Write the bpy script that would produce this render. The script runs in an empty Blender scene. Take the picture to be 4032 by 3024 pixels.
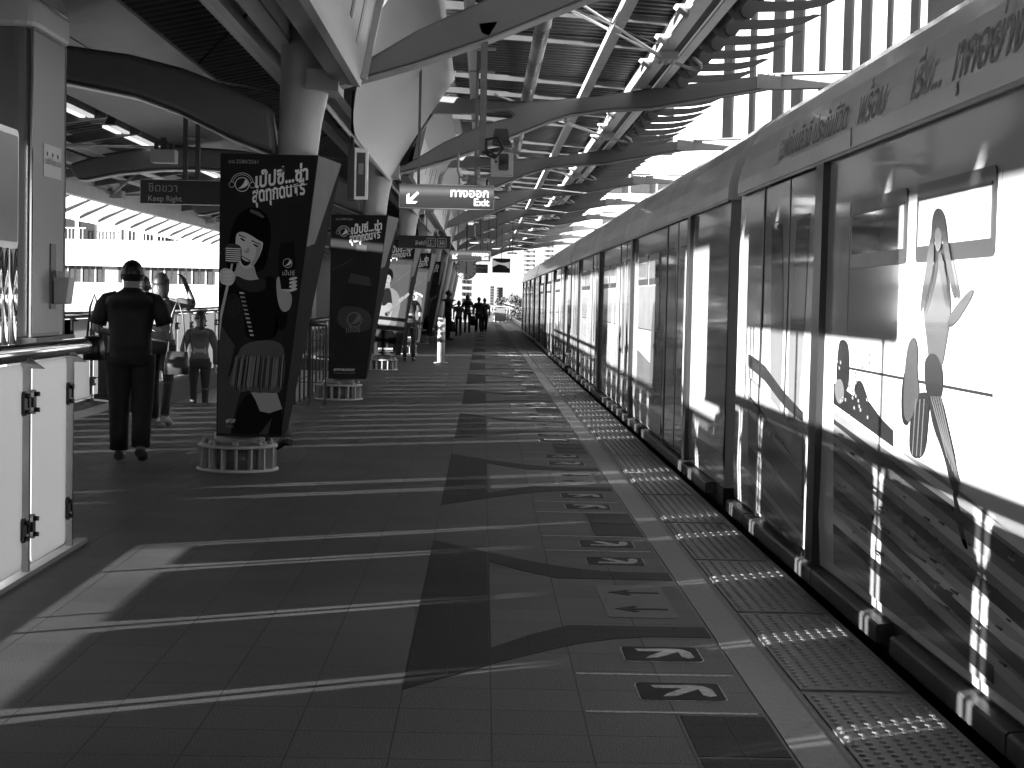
import bpy, bmesh, math, random
from mathutils import Vector, Matrix
random.seed(7)
C = bpy.context.scene.collection
SC = bpy.context.scene
R_ = math.radians

# ------------------------------------------------------------------ camera, sky, sun
W_, H_, F_ = 2212.0, 1659.0, 6600 / 4032 * 2212.0      # measuring units of the photograph
HC = 1.45
def basis(vx=1905 * W_ / 4032, vy=1175 * H_ / 3024, r=0.022):
    dy = Vector(((vx - W_ / 2) / F_, (H_ / 2 - vy) / F_, -1)).normalized()
    dx = Vector((math.cos(r), -math.sin(r), 0)); dx = (dx - dy * dx.dot(dy)).normalized()
    return Matrix((dx, dy, dx.cross(dy)))
RM = basis()
cam = bpy.data.objects.new('camera', bpy.data.cameras.new('camera')); C.objects.link(cam)
cam.matrix_world = Matrix.Translation((0, 0, HC)) @ RM.to_4x4()
cam.data.sensor_width = 36; cam.data.lens = 36 * 6600 / 4032
cam.data.clip_start = 0.1; cam.data.clip_end = 6000
SC.camera = cam

SUNV = Vector((1, 0.53, -0.0865))                       # the way the light travels
elev = math.atan(0.0865 / math.hypot(1, 0.53))
w = bpy.data.worlds.new('World'); SC.world = w; w.use_nodes = True
nt = w.node_tree; bg = nt.nodes['Background']
sky = nt.nodes.new('ShaderNodeTexSky'); sky.sky_type = 'NISHITA'; sky.sun_disc = False
sky.sun_elevation = elev; sky.sun_rotation = math.atan2(-1, -0.53) % (2 * math.pi)
sky.dust_density = 0.0
bw = nt.nodes.new('ShaderNodeRGBToBW')                  # the photograph is black and white
nt.links.new(sky.outputs[0], bw.inputs[0]); nt.links.new(bw.outputs[0], bg.inputs[0])
bg.inputs[1].default_value = 0.055
sl = bpy.data.lights.new('sun', 'SUN'); sl.energy = 5.0; sl.angle = R_(0.55); sl.color = (1, 1, 1)
so = bpy.data.objects.new('sun', sl); C.objects.link(so)
so.rotation_mode = 'QUATERNION'; so.rotation_quaternion = SUNV.to_track_quat('-Z', 'Y')
so.location = (-20, -10, 20)
SC.view_settings.view_transform = 'Standard'; SC.view_settings.look = 'None'
SC.view_settings.exposure = 2.8; SC.view_settings.gamma = 1.0
SC.render.film_transparent = False
SC.cycles.max_bounces = 6; SC.cycles.diffuse_bounces = 2; SC.cycles.glossy_bounces = 3
SC.cycles.transmission_bounces = 4; SC.cycles.caustics_reflective = False; SC.cycles.caustics_refractive = False

# ------------------------------------------------------------------ materials (all neutral greys)
_m = {}
def G(v, rough=0.5, metal=0.0, var=0.12, scale=6.0, bump=0.0, bscale=60.0, spec=0.5, coat=0.0, name=None):
    key = (v, rough, metal, var, scale, bump, bscale, spec, coat)
    if key in _m: return _m[key]
    m = bpy.data.materials.new(name or 'grey_%03d' % len(_m)); m.use_nodes = True
    n = m.node_tree; p = n.nodes['Principled BSDF']
    tc = n.nodes.new('ShaderNodeTexCoord')
    no = n.nodes.new('ShaderNodeTexNoise'); no.inputs['Scale'].default_value = scale; no.inputs['Detail'].default_value = 6
    n.links.new(tc.outputs['Object'], no.inputs['Vector'])
    mr = n.nodes.new('ShaderNodeMapRange'); mr.inputs[1].default_value = 0.3; mr.inputs[2].default_value = 0.7
    mr.inputs[3].default_value = v * (1 - var); mr.inputs[4].default_value = v * (1 + var)
    n.links.new(no.outputs[0], mr.inputs[0]); n.links.new(mr.outputs[0], p.inputs['Base Color'])
    p.inputs['Metallic'].default_value = metal; p.inputs['Specular IOR Level'].default_value = spec
    p.inputs['Coat Weight'].default_value = coat; p.inputs['Coat Roughness'].default_value = 0.05
    mr2 = n.nodes.new('ShaderNodeMapRange'); mr2.inputs[3].default_value = max(0.02, rough * 0.85); mr2.inputs[4].default_value = min(1, rough * 1.15)
    n.links.new(no.outputs[0], mr2.inputs[0]); n.links.new(mr2.outputs[0], p.inputs['Roughness'])
    if bump:
        n2 = n.nodes.new('ShaderNodeTexNoise'); n2.inputs['Scale'].default_value = bscale; n2.inputs['Detail'].default_value = 4
        n.links.new(tc.outputs['Object'], n2.inputs['Vector'])
        b = n.nodes.new('ShaderNodeBump'); b.inputs['Strength'].default_value = bump; b.inputs['Distance'].default_value = 0.01
        n.links.new(n2.outputs[0], b.inputs['Height']); n.links.new(b.outputs[0], p.inputs['Normal'])
    _m[key] = m
    return m
def emit(v, rough=0.5):
    k = ('e', v)
    if k in _m: return _m[k]
    m = bpy.data.materials.new('lamp_%g' % v); m.use_nodes = True
    p = m.node_tree.nodes['Principled BSDF']; p.inputs['Base Color'].default_value = (.8, .8, .8, 1)
    p.inputs['Emission Color'].default_value = (1, 1, 1, 1); p.inputs['Emission Strength'].default_value = v
    _m[k] = m; return m
def translucent(v, mix=0.6, rough=0.3):
    m = bpy.data.materials.new('frosted_%g' % v); m.use_nodes = True
    n = m.node_tree; p = n.nodes['Principled BSDF']; o = n.nodes['Material Output']
    p.inputs['Base Color'].default_value = (v, v, v, 1); p.inputs['Roughness'].default_value = rough
    t = n.nodes.new('ShaderNodeBsdfTranslucent'); t.inputs[0].default_value = (v, v, v, 1)
    mx = n.nodes.new('ShaderNodeMixShader'); mx.inputs[0].default_value = mix
    n.links.new(p.outputs[0], mx.inputs[1]); n.links.new(t.outputs[0], mx.inputs[2]); n.links.new(mx.outputs[0], o.inputs[0])
    return m
def tiles(name, v, px, py, seam=0.35, speck=0.25, rough=0.5, mort=0.0035, offset=0.0, bump=0.5):
    m = bpy.data.materials.new(name); m.use_nodes = True
    n = m.node_tree; p = n.nodes['Principled BSDF']; L = n.links.new
    p.inputs['Specular IOR Level'].default_value = .05
    tc = n.nodes.new('ShaderNodeTexCoord'); mp = n.nodes.new('ShaderNodeMapping'); L(tc.outputs['Object'], mp.inputs[0])
    mp.inputs['Location'].default_value = (0.27, 0.0, 0)
    br = n.nodes.new('ShaderNodeTexBrick'); L(mp.outputs[0], br.inputs[0]); br.offset = offset; br.squash = 1
    br.inputs['Scale'].default_value = 1; br.inputs['Brick Width'].default_value = px; br.inputs['Row Height'].default_value = py
    br.inputs['Mortar Size'].default_value = mort; br.inputs['Mortar Smooth'].default_value = 0.3
    br.inputs['Color1'].default_value = (1, 1, 1, 1); br.inputs['Color2'].default_value = (.88, .88, .88, 1)
    br.inputs['Mortar'].default_value = (seam, seam, seam, 1)
    sp = n.nodes.new('ShaderNodeTexNoise'); sp.inputs['Scale'].default_value = 180; sp.inputs['Detail'].default_value = 5; L(tc.outputs['Object'], sp.inputs[0])
    mr = n.nodes.new('ShaderNodeMapRange'); mr.inputs[1].default_value = .3; mr.inputs[2].default_value = .7
    mr.inputs[3].default_value = 1 - speck; mr.inputs[4].default_value = 1 + speck; L(sp.outputs[0], mr.inputs[0])
    bi = n.nodes.new('ShaderNodeTexNoise'); bi.inputs['Scale'].default_value = 0.9; bi.inputs['Detail'].default_value = 8; L(tc.outputs['Object'], bi.inputs[0])
    m2 = n.nodes.new('ShaderNodeMapRange'); m2.inputs[1].default_value = .3; m2.inputs[2].default_value = .7
    m2.inputs[3].default_value = v * .8; m2.inputs[4].default_value = v * 1.2; L(bi.outputs[0], m2.inputs[0])
    a = n.nodes.new('ShaderNodeMath'); a.operation = 'MULTIPLY'; L(mr.outputs[0], a.inputs[0]); L(m2.outputs[0], a.inputs[1])
    b = n.nodes.new('ShaderNodeMath'); b.operation = 'MULTIPLY'; L(a.outputs[0], b.inputs[0]); L(br.outputs[0], b.inputs[1])
    L(b.outputs[0], p.inputs['Base Color'])
    r2 = n.nodes.new('ShaderNodeMapRange'); r2.inputs[3].default_value = rough * .8; r2.inputs[4].default_value = rough * 1.25; L(bi.outputs[0], r2.inputs[0]); L(r2.outputs[0], p.inputs['Roughness'])
    bu = n.nodes.new('ShaderNodeBump'); bu.inputs['Strength'].default_value = bump; bu.inputs['Distance'].default_value = 0.007
    ad = n.nodes.new('ShaderNodeMath'); ad.operation = 'MULTIPLY_ADD'; L(br.outputs['Fac'], ad.inputs[0]); ad.inputs[1].default_value = -1.0; L(sp.outputs[0], ad.inputs[2])
    L(ad.outputs[0], bu.inputs['Height']); L(bu.outputs[0], p.inputs['Normal'])
    return m

# ------------------------------------------------------------------ mesh helpers
class MB:
    def __init__(s): s.v = []; s.f = []; s.sm = []
    def add(s, vs, fs, smooth=False):
        o = len(s.v); s.v += [tuple(p) for p in vs]; s.f += [tuple(i + o for i in f) for f in fs]; s.sm += [smooth] * len(fs); return s
    def box(s, x0, x1, y0, y1, z0, z1):
        vs = [(x, y, z) for x in (x0, x1) for y in (y0, y1) for z in (z0, z1)]
        return s.add(vs, [(0, 1, 3, 2), (4, 6, 7, 5), (0, 4, 5, 1), (2, 3, 7, 6), (0, 2, 6, 4), (1, 5, 7, 3)])
    def quad(s, a, b, c, d): return s.add([a, b, c, d], [(0, 1, 2, 3)])
    def prism(s, pts, axis, a, b):
        """polygon in the two other axes, extruded along axis from a to b"""
        def mk(p, t):
            return (t, p[0], p[1]) if axis == 'x' else ((p[0], t, p[1]) if axis == 'y' else (p[0], p[1], t))
        n = len(pts); vs = [mk(p, a) for p in pts] + [mk(p, b) for p in pts]
        fs = [tuple(range(n)), tuple(range(2 * n - 1, n - 1, -1))] + [(i, i + n, (i + 1) % n + n, (i + 1) % n) for i in range(n)]
        return s.add(vs, fs)
    def tube(s, pts, r, seg=10, cap=True, smooth=True, asp=1.0, up=None):
        pts = [Vector(p) for p in pts]; n = len(pts)
        rs = r if isinstance(r, (list, tuple)) else [r] * n
        vs = []; fs = []; prev = None
        for i, p in enumerate(pts):
            d = (pts[min(i + 1, n - 1)] - pts[max(i - 1, 0)]).normalized()
            u = Vector(up) if up else (Vector((1, 0, 0)) if abs(d.x) < .8 else Vector((0, 1, 0)))
            if prev is not None and not up: u = prev
            u = (u - d * u.dot(d)).normalized(); prev = u; v = d.cross(u)
            for k in range(seg):
                a = 2 * math.pi * k / seg
                vs.append(p + (u * math.cos(a) + v * math.sin(a) * asp) * rs[i])
        for i in range(n - 1):
            for k in range(seg):
                k2 = (k + 1) % seg
                fs.append((i * seg + k, i * seg + k2, (i + 1) * seg + k2, (i + 1) * seg + k))
        s.add(vs, fs, smooth)
        if cap:
            o = len(s.v) - len(vs)
            s.f.append(tuple(o + k for k in range(seg))[::-1]); s.sm.append(False)
            s.f.append(tuple(o + (n - 1) * seg + k for k in range(seg))); s.sm.append(False)
        return s
    def rings(s, rg, seg=16, cap=True):
        """rg: (cx, cy, z, rx, ry[, power])"""
        vs = []; fs = []
        for q in rg:
            cx, cy, z, rx, ry = q[:5]; pw = q[5] if len(q) > 5 else 1.0
            for k in range(seg):
                a = 2 * math.pi * k / seg; c, d = math.cos(a), math.sin(a)
                vs.append((cx + rx * math.copysign(abs(c) ** pw, c), cy + ry * math.copysign(abs(d) ** pw, d), z))
        for i in range(len(rg) - 1):
            for k in range(seg):
                k2 = (k + 1) % seg; fs.append((i * seg + k, i * seg + k2, (i + 1) * seg + k2, (i + 1) * seg + k))
        if cap: fs += [tuple(range(seg))[::-1], tuple((len(rg) - 1) * seg + k for k in range(seg))]
        return s.add(vs, fs, True)
    def ball(s, c, rx, ry=None, rz=None, seg=12, rn=8):
        ry = ry or rx; rz = rz or rx; rg = []
        for i in range(rn + 1):
            t = -math.pi / 2 + math.pi * i / rn; q = max(math.cos(t), 0.02)
            rg.append((c[0], c[1], c[2] + rz * math.sin(t), rx * q, ry * q))
        return s.rings(rg, seg)
    def build(s, name, mat, parent=None, bevel=0, seg=2):
        me = bpy.data.meshes.new(name); me.from_pydata(s.v, [], s.f); me.update()
        bm = bmesh.new(); bm.from_mesh(me); bmesh.ops.recalc_face_normals(bm, faces=bm.faces); bm.to_mesh(me); bm.free()
        for i, p in enumerate(me.polygons): p.use_smooth = s.sm[i] if i < len(s.sm) else False
        me.materials.append(mat)
        o = bpy.data.objects.new(name, me); C.objects.link(o)
        if parent: o.parent = parent
        if bevel:
            b = o.modifiers.new('edge', 'BEVEL'); b.width = bevel; b.segments = seg; b.limit_method = 'ANGLE'
        return o
def tag(o, label=None, cat=None, group=None, kind=None):
    if label: o['label'] = label
    if cat: o['category'] = cat
    if group: o['group'] = group
    if kind: o['kind'] = kind
    return o
def empty(name, loc, label=None, cat=None, group=None, rz=0):
    o = bpy.data.objects.new(name, None); C.objects.link(o); o.location = loc; o.rotation_euler = (0, 0, rz)
    return tag(o, label, cat, group)
def copy_tree(o, parent=None):
    c = o.copy(); C.objects.link(c); c.parent = parent
    for ch in list(o.children): copy_tree(ch, c)
    return c
def text(s, parent, mat, org, right, up, size, align='LEFT', bold=0.0, shear=0.0, name='lettering', maxw=None, depth=0.001):
    cu = bpy.data.curves.new(name, 'FONT'); cu.body = s; cu.size = 1; cu.align_x = align; cu.offset = bold; cu.shear = shear
    cu.resolution_u = 3
    t = bpy.data.objects.new(name, cu); C.objects.link(t)
    bpy.context.view_layer.update()
    me = bpy.data.meshes.new_from_object(t.evaluated_get(bpy.context.evaluated_depsgraph_get()))
    bpy.data.objects.remove(t); 
    r = Vector(right).normalized(); u = Vector(up); u = (u - r * u.dot(r)).normalized(); nn = r.cross(u)
    if maxw and len(me.vertices):
        wd = max(v.co.x for v in me.vertices) - min(v.co.x for v in me.vertices)
        sx = min(size, maxw / wd)
    else: sx = size
    for v in me.vertices:
        v.co = Vector(org) + r * v.co.x * sx + u * v.co.y * size + nn * depth
    me.name = name; me.materials.clear(); me.materials.append(mat)
    o = bpy.data.objects.new(name, me); C.objects.link(o)
    if parent:
        o.parent = parent; o.matrix_parent_inverse = parent.matrix_basis.inverted()
    return o

M_white = G(.5, .35, var=.05); M_steel = G(.45, .28, metal=1.0, var=.15, scale=20); M_chrome = G(.6, .1, metal=1.0, var=.05)
M_paint = G(.30, .42, var=.08, scale=3, bump=.05); M_paintD = G(.17, .45, var=.1, scale=3); M_dark = G(.03, .5); M_black = G(.008, .45)
M_frame = G(.34, .3, metal=.4, var=.04)
M_lt = G(.32, .5, var=.08, scale=2)

# ------------------------------------------------------------------ ground and platform
tag(MB().box(-900, 900, -300, 2500, -12.2, -12).build('ground', G(.08, .9, var=.3, scale=.05)), kind='structure')
M_floor = tiles('granite_paving', .095, .325, .325, rough=.5, speck=.7, bump=1.0, seam=.5)
M_inlay = tiles('dark_paving', .022, .1625, .1625, rough=.5, seam=.6, bump=.8)
M_strip = G(.15, .6, var=.15, scale=30, bump=.4, bscale=160, spec=.15)
# floor with a stair opening x -5.05..-2.5, y 22..40
fl = MB()
fl.box(-6.2, 1.02, -8, 22, -.35, 0); fl.box(-6.2, -5.05, 22, 40, -.35, 0); fl.box(-2.5, 1.02, 22, 40, -.35, 0); fl.box(-6.2, 1.02, 40, 101, -.35, 0)
tag(fl.build('platform_floor', M_floor), kind='structure')
tag(MB().box(1.02, 1.035, -8, 101, -.35, -.004).box(1.185, 1.20, -8, 101, -.35, -.004).build('drain_groove', M_dark), kind='structure')
tag(MB().box(1.035, 1.185, -8, 101, -.35, .001).build('pale_edge_strip', M_strip), kind='structure')
tag(MB().box(1.20, 1.67, -8, 101, -.35, -.003).build('platform_edge', G(.09, .55, var=.25, scale=14, bump=.2, spec=.2)), kind='structure')
tag(MB().box(-6.2, 1.6, -8, 101, -1.6, -.36).box(-1.5, 0.5, -8, 101, -12, -1.6).build('platform_slab', G(.3, .8)), kind='structure')
# tactile plates
tp = MB(); stud = MB()
for k in range(44):
    y0 = 4.62 + 1.585 * k
    if y0 > 72: break
    tp.box(1.225, 1.635, y0 + .03, y0 + 1.555, -.003, .005)
    for i in range(8):
        for j in range(26):
            cx = 1.252 + i * .0525; cy = y0 + .07 + j * .0565 + (.028 if i % 2 else 0); r = .0155; sg = 8 if k < 8 else 5
            vs = [(cx + r * math.cos(2 * math.pi * a / sg), cy + r * math.sin(2 * math.pi * a / sg), .005) for a in range(sg)] + \
                 [(cx + r * .62 * math.cos(2 * math.pi * a / sg), cy + r * .62 * math.sin(2 * math.pi * a / sg), .0125) for a in range(sg)]
            stud.add(vs, [(a, (a + 1) % sg, (a + 1) % sg + sg, a + sg) for a in range(sg)] + [tuple(range(sg, 2 * sg))])
tag(tp.build('tactile_paving', G(.10, .5, var=.3, scale=18, bump=.2, bscale=120, spec=.2)), kind='structure')
tag(stud.build('tactile_studs', G(.12, .4, var=.3, scale=30, spec=.25)), kind='structure')
# dark chevron inlay, one figure per train door
inl = MB(); mk = MB(); mkd = MB(); mkb = MB(); pl = MB()
def smooth(pts, n=2):
    for _ in range(n):
        q = []
        for a, b in zip(pts, pts[1:] + pts[:1]):
            q += [(a[0] * .75 + b[0] * .25, a[1] * .75 + b[1] * .25), (a[0] * .25 + b[0] * .75, a[1] * .25 + b[1] * .75)]
        pts = q
    return pts
SOFT = {'hair', 'face', 'neck', 'cheek_shade', 'fringe', 'eye', 'mouth', 'nose', 'teeth', 'dress', 'neckline', 'arm', 'hand', 'finger', 'microphone', 'jacket', 'shirt', 'trousers', 'bottle', 'guitar_body', 'logo_wave', 'bottle_label', 'skirt',
        'printed_hair', 'printed_coat', 'printed_face', 'printed_arm', 'printed_guitar', 'printed_guitar_edge', 'printed_hip', 'printed_trouser', 'printed_boot', 'printed_drum', 'printed_figure', 'printed_tower'}
def zpoly(mb, pts, z, t=.003): mb.prism(pts, 'z', z - t, z)
def rrect(x0, x1, y0, y1, r, n=4):
    out = []
    for cx, cy, a0 in ((x1 - r, y1 - r, 0), (x0 + r, y1 - r, 90), (x0 + r, y0 + r, 180), (x1 - r, y0 + r, 270)):
        for i in range(n + 1):
            a = R_(a0 + 90 * i / n); out.append((cx + r * math.cos(a), cy + r * math.sin(a)))
    return out
for u in range(-1, 16):
    yc = 8.05 + 5.55 * u
    inl.prism([(-.27, yc - 1.92), (.06, yc - 1.46), (.06, yc + 1.46), (-.27, yc + 1.92)], 'z', -.002, .002)
    for s in (-1, 1):
        q = [(.061, 1.46), (.25, 1.23), (.43, 1.03), (.59, .92), (.745, .86), (1.018, .86), (1.018, .63), (.41, .63), (.23, .86), (.061, 1.15)]
        inl.prism([(x, yc + s * y) for x, y in q], 'z', -.002, .002)
        inl.box(.72, 1.018, *sorted((yc + s * 2.24, yc + s * 2.76)), -.002, .002)
        for a, b in ((1.08, 1.36), (1.74, 2.02)):
            ya, yb = sorted((yc + s * a, yc + s * b))
            zpoly(mk, rrect(.60, .925, ya, yb, .03), .0025, .002)
            zpoly(mkd, rrect(.606, .919, ya + .006, yb - .006, .027), .0045, .002)
            ym = (ya + yb) / 2; h = (yb - ya) * s
            # bent arrow pointing away from the track
            ar = [(.66, ym - .30 * h), (.82, ym - .33 * h), (.86, ym - .27 * h), (.885, ym - .10 * h), (.89, ym + .25 * h), (.862, ym + .33 * h), (.84, ym + .22 * h), (.835, ym - .12 * h), (.74, ym + .28 * h), (.69, ym + .33 * h), (.705, ym + .20 * h), (.775, ym - .15 * h), (.67, ym - .16 * h)]
            zpoly(mk, ar, .0065, .002)
        for b in (1.60, 2.20): zpoly(mk, [(.39, yc + s * b - .012), (1.0, yc + s * b - .012), (1.0, yc + s * b + .012), (.39, yc + s * b + .012)], .0025, .002)
    zpoly(pl, rrect(.60, .93, yc - .43, yc + .43, .03), .0025, .002)
    for s in (-.22, .22):
        zpoly(mkb, [(.65, yc + s), (.74, yc + s - .075), (.76, yc + s - .06), (.725, yc + s - .016), (.90, yc + s - .014), (.90, yc + s + .014), (.725, yc + s + .016), (.76, yc + s + .06), (.74, yc + s + .075)], .0045, .002)
tag(inl.build('dark_floor_inlay', M_inlay), kind='structure')
tag(mk.build('floor_marking_pale', G(.26, .6, var=.35, scale=40, spec=.1)), kind='structure')
tag(mkd.build('floor_marking_dark', G(.008, .6, spec=.1)), kind='structure')
tag(pl.build('floor_marking_plate', G(.10, .6, var=.2, scale=20, spec=.1)), kind='structure')
tag(mkb.build('floor_marking_arrow', G(.008, .6, spec=.1)), kind='structure')
# stairs going down away from the camera
st = MB()
for k in range(18):
    st.box(-5.04, -2.51, 22.01 + .3 * k, 22.31 + .3 * k, -.17 * (k + 1) - .3, -.17 * (k + 1))
st.box(-5.04, -2.51, 27.4, 42, -3.5, -3.2)
tag(st.build('stairs', G(.35, .6, var=.1, scale=8)), kind='structure')
# track bed beside the platform
tb = MB().box(1.75, 9.0, -8, 900, -1.6, -1.15).box(5.6, 5.9, 72, 900, -1.15, -.3).box(9.0, 9.2, -8, 900, -1.6, -.2)
tag(tb.build('track_bed', G(.22, .8, var=.2, scale=2)), kind='structure')
tr = MB()
for x in (2.35, 3.78, 6.2, 7.63):
    tr.box(x, x + .07, -8, 700, -1.1, -.93)
for x in (2.1, 2.62, 3.55, 4.0): tr.box(x, x + .03, 72, 600, -1.15, -1.0)
tag(tr.build('track_rails', G(.5, .3, metal=1)), kind='structure')

# ------------------------------------------------------------------ columns with posters
CY = [13.8 + 9.65 * i for i in range(9)]
def make_column():
    c = empty('station_column', (-2.0, CY[0], 0))
    m = MB()
    ax = [(0, .19, .17), (.12, .8, .165), (.27, 1.6, .16), (.40, 2.25, .16), (.455, 2.6, .165), (.475, 2.85, .175), (.51, 3.16, .205), (.55, 3.45, .24), (.60, 4.1, .26)]
    m.rings([(x, 0, z, r, r) for x, z, r in ax], 28)
    m.build('shaft', G(.42, .38, var=.12, scale=2.5, bump=.05), c)
    b = MB(); b.rings([(0, 0, .0, .335, .335), (0, 0, .018, .335, .335)], 40); b.build('base_plate', M_lt, c)
    b = MB(); b.rings([(0, 0, .018, .235, .235), (0, 0, .19, .235, .235)], 32); b.build('base_drum', G(.10, .6, var=.25), c)
    b = MB(); b.rings([(0, 0, .19, .325, .325), (0, 0, .212, .325, .325)], 40); b.build('top_flange', M_lt, c)
    b = MB(); b.rings([(0, 0, .212, .20, .20), (0, 0, .30, .19, .19)], 28); b.build('collar', G(.25, .5, var=.15), c)
    for k in range(16):
        a = 2 * math.pi * (k + .3) / 16; ca, sa = math.cos(a), math.sin(a); t = .007
        p = [(.225 * ca - t * sa, .225 * sa + t * ca), (.315 * ca - t * sa, .315 * sa + t * ca), (.315 * ca + t * sa, .315 * sa - t * ca), (.225 * ca + t * sa, .225 * sa - t * ca)]
        MB().prism(p, 'z', .018, .19).build('stiffener', M_lt, c)
    for k in range(8):
        a = 2 * math.pi * (k + .1) / 8; cx, cy = .265 * math.cos(a), .265 * math.sin(a)
        MB().rings([(cx, cy, .212, .026, .026), (cx, cy, .245, .024, .024), (cx, cy, .262, .012, .012)], 6).build('anchor_bolt', M_lt, c)
        MB().rings([(cx, cy, .018, .013, .013), (cx, cy, .19, .013, .013)], 8).build('anchor_rod', G(.28, .5), c)
    return c
c0 = make_column()
cl = ['leaning tapered steel column behind the first poster, bolted to a ribbed round base', 'second leaning steel column, above the dark bottle poster', 'third leaning steel column, above the guitar player poster', 'fourth leaning steel column behind the poster with a brass player',
      'fifth leaning steel column along the platform', 'sixth leaning steel column along the platform', 'seventh leaning steel column, bare, behind the standing passenger', 'eighth leaning steel column near the hanging clock', 'last leaning steel column before the end of the platform']
for i, y in enumerate(CY):
    c = c0 if i == 0 else copy_tree(c0)
    c.location = (-2.0, y, 0); tag(c, cl[i], 'column', 'leaning columns along the platform')

S_ = 270.1            # drawing units of the poster artwork: 270.1 to the metre, origin at its top left corner
def poster(i, kind, label):
    """four sided advertising box round a column; local origin at the column's foot"""
    yc = CY[i]; o = empty('advertising_box', (-2.0, yc, 0), label, 'poster', 'advertising boxes on the columns')
    fy = -.4
    xt0, xt1, xb0, xb1, z0, z1 = -.11, .66, -.115, .40, .305, 2.555
    bx0, bx1t, bx1b, by = -.11, .775, .36, .42
    # side surfaces
    m = MB()
    P = [(xb0, fy, z0), (xb1, fy, z0), (bx1b, by, z0), (bx0, by, z0), (xt0, fy, z1), (xt1, fy, z1), (bx1t, by, z1), (bx0, by, z1)]
    m.add(P, [(0, 1, 5, 4), (1, 2, 6, 5), (2, 3, 7, 6), (3, 0, 4, 7), (0, 3, 2, 1), (4, 5, 6, 7)])
    m.build('panel_box', G(.022, .6, var=.05, spec=.0), o)
    def pr(u, v, d=.002): return (xt0 + u / S_, fy - d, z1 - v / S_)
    cnt = [0]
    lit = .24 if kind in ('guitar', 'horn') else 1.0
    def poly(name, pts, val, d=.002, rough=.35):
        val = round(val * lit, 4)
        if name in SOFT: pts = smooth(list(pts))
        mb = MB(); n = len(pts); mb.add([pr(u, v, d) for u, v in pts], [tuple(range(n))]); return mb.build(name, G(val, .6, var=.06, spec=.0), o)
    def circ(cx, cy, r, n=28, a0=0, a1=360): return [(cx + r * math.cos(R_(a0 + (a1 - a0) * k / n)), cy + r * math.sin(R_(a0 + (a1 - a0) * k / n))) for k in range(n + (a1 - a0 < 360))]
    def ring(name, cx, cy, r0, r1, val, d=.003, a0=0, a1=360, n=30):
        a = [(cx + r0 * math.cos(R_(a0 + (a1 - a0) * k / n)), cy + r0 * math.sin(R_(a0 + (a1 - a0) * k / n))) for k in range(n + 1)]
        b = [(cx + r1 * math.cos(R_(a0 + (a1 - a0) * k / n)), cy + r1 * math.sin(R_(a0 + (a1 - a0) * k / n))) for k in range(n + 1)]
        mb = MB(); mb.add([pr(u, v, d) for u, v in a + b], [(k, k + 1, k + n + 2, k + n + 1) for k in range(n)]); return mb.build(name, G(val, .35), o)
    def logo(cx, cy, r, val, d=.003, phones=False):
        ring('logo_ring', cx, cy, r * .9, r, val, d)
        sw = [(cx - r * .62, cy + r * .62), (cx - r * .1, cy + r * .25), (cx + r * .25, cy - r * .25), (cx + r * .45, cy - r * .78), (cx + r * .75, cy - r * .45), (cx + r * .84, cy - r * .05), (cx + r * .6, cy + r * .25), (cx, cy + r * .55)]
        poly('logo_wave', sw, val, d)
        if phones:
            ring('headphone_band', cx, cy, r * 1.55, r * 1.62, val, d, 190, 350); ring('headphone_band', cx, cy, r * 1.3, r * 1.36, val, d, 195, 345)
            for s in (-1, 1): ring('headphone_cup', cx + s * r * 1.42, cy + r * .05, r * .36, r * .42, val, d, 0, 360, 14)
    T = G(.75, .4); right = (math.cos(R_(10.5)), 0, math.sin(R_(10.5)))
    logo(47, 66, 15.5, .7, phones=True)
    text('เป๊ปซี่...ซ่า', o, T, Vector(pr(73, 73, .003)) + Vector((-2, yc, 0)), right, (0, 0, 1), .155, bold=.03, shear=.25, maxw=.435)
    text('สุดทุกดนตรี', o, T, Vector(pr(69, 104, .003)) + Vector((-2, yc, 0)), right, (0, 0, 1), .155, bold=.03, shear=.25, maxw=.435)
    a, b = (73, 82), (186, 61); poly('underline', [a, b, (b[0], b[1] + 2), (a[0], a[1] + 2)], .75, .003)
    text('มอ.2580/2561', o, G(.3, .5), Vector(pr(17, 21, .003)) + Vector((-2, yc, 0)), (1, 0, 0), (0, 0, 1), .043)
    text('#FORTHELOVEOFIT', o, G(.5, .5), Vector(pr(19, 578, .003)) + Vector((-2, yc, 0)), (1, 0, 0), (0, 0, 1), .042, bold=.03, maxw=.29)
    text('ซ่าทุกจังหวะไปกับดนตรีที่ใช่', o, G(.16, .5), Vector(pr(19, 589, .003)) + Vector((-2, yc, 0)), (1, 0, 0), (0, 0, 1), .032, maxw=.29)
    for (a, b, c, d_) in ((8, 205, 80, 165), (92, 165, 110, 215)): poly('thin_line', [(a, b), (c, d_), (c, d_ + 1), (a, b + 1)], .11, .0025)
    # right side face art: lighter panel with its own part of the picture
    def sr(s, t, d=.003):   # s 0..1 across, t 0..1 up
        x = (xb1 + (bx1b - xb1) * s) * (1 - t) + (xt1 + (bx1t - xt1) * s) * t; return (x + d, fy + (by - fy) * s, z0 + (z1 - z0) * t)
    def sp(name, pts, val, d=.003): MB().add([sr(a, b, d) for a, b in pts], [tuple(range(len(pts)))]).build(name, G(val, .6, var=.06, spec=.0), o)
    sp('side_panel', [(.0, .0), (1, 0), (1, 1), (0, 1)], .03, .002)
    sp('side_tint', [(.02, .55), (.98, .70), (.98, .999), (.02, .999)], .16)
    sp('side_emblem', [(.25 + .18 * math.cos(k * .5236), .82 + .025 * math.sin(k * .5236)) for k in range(12)], .35, .004)
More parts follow.
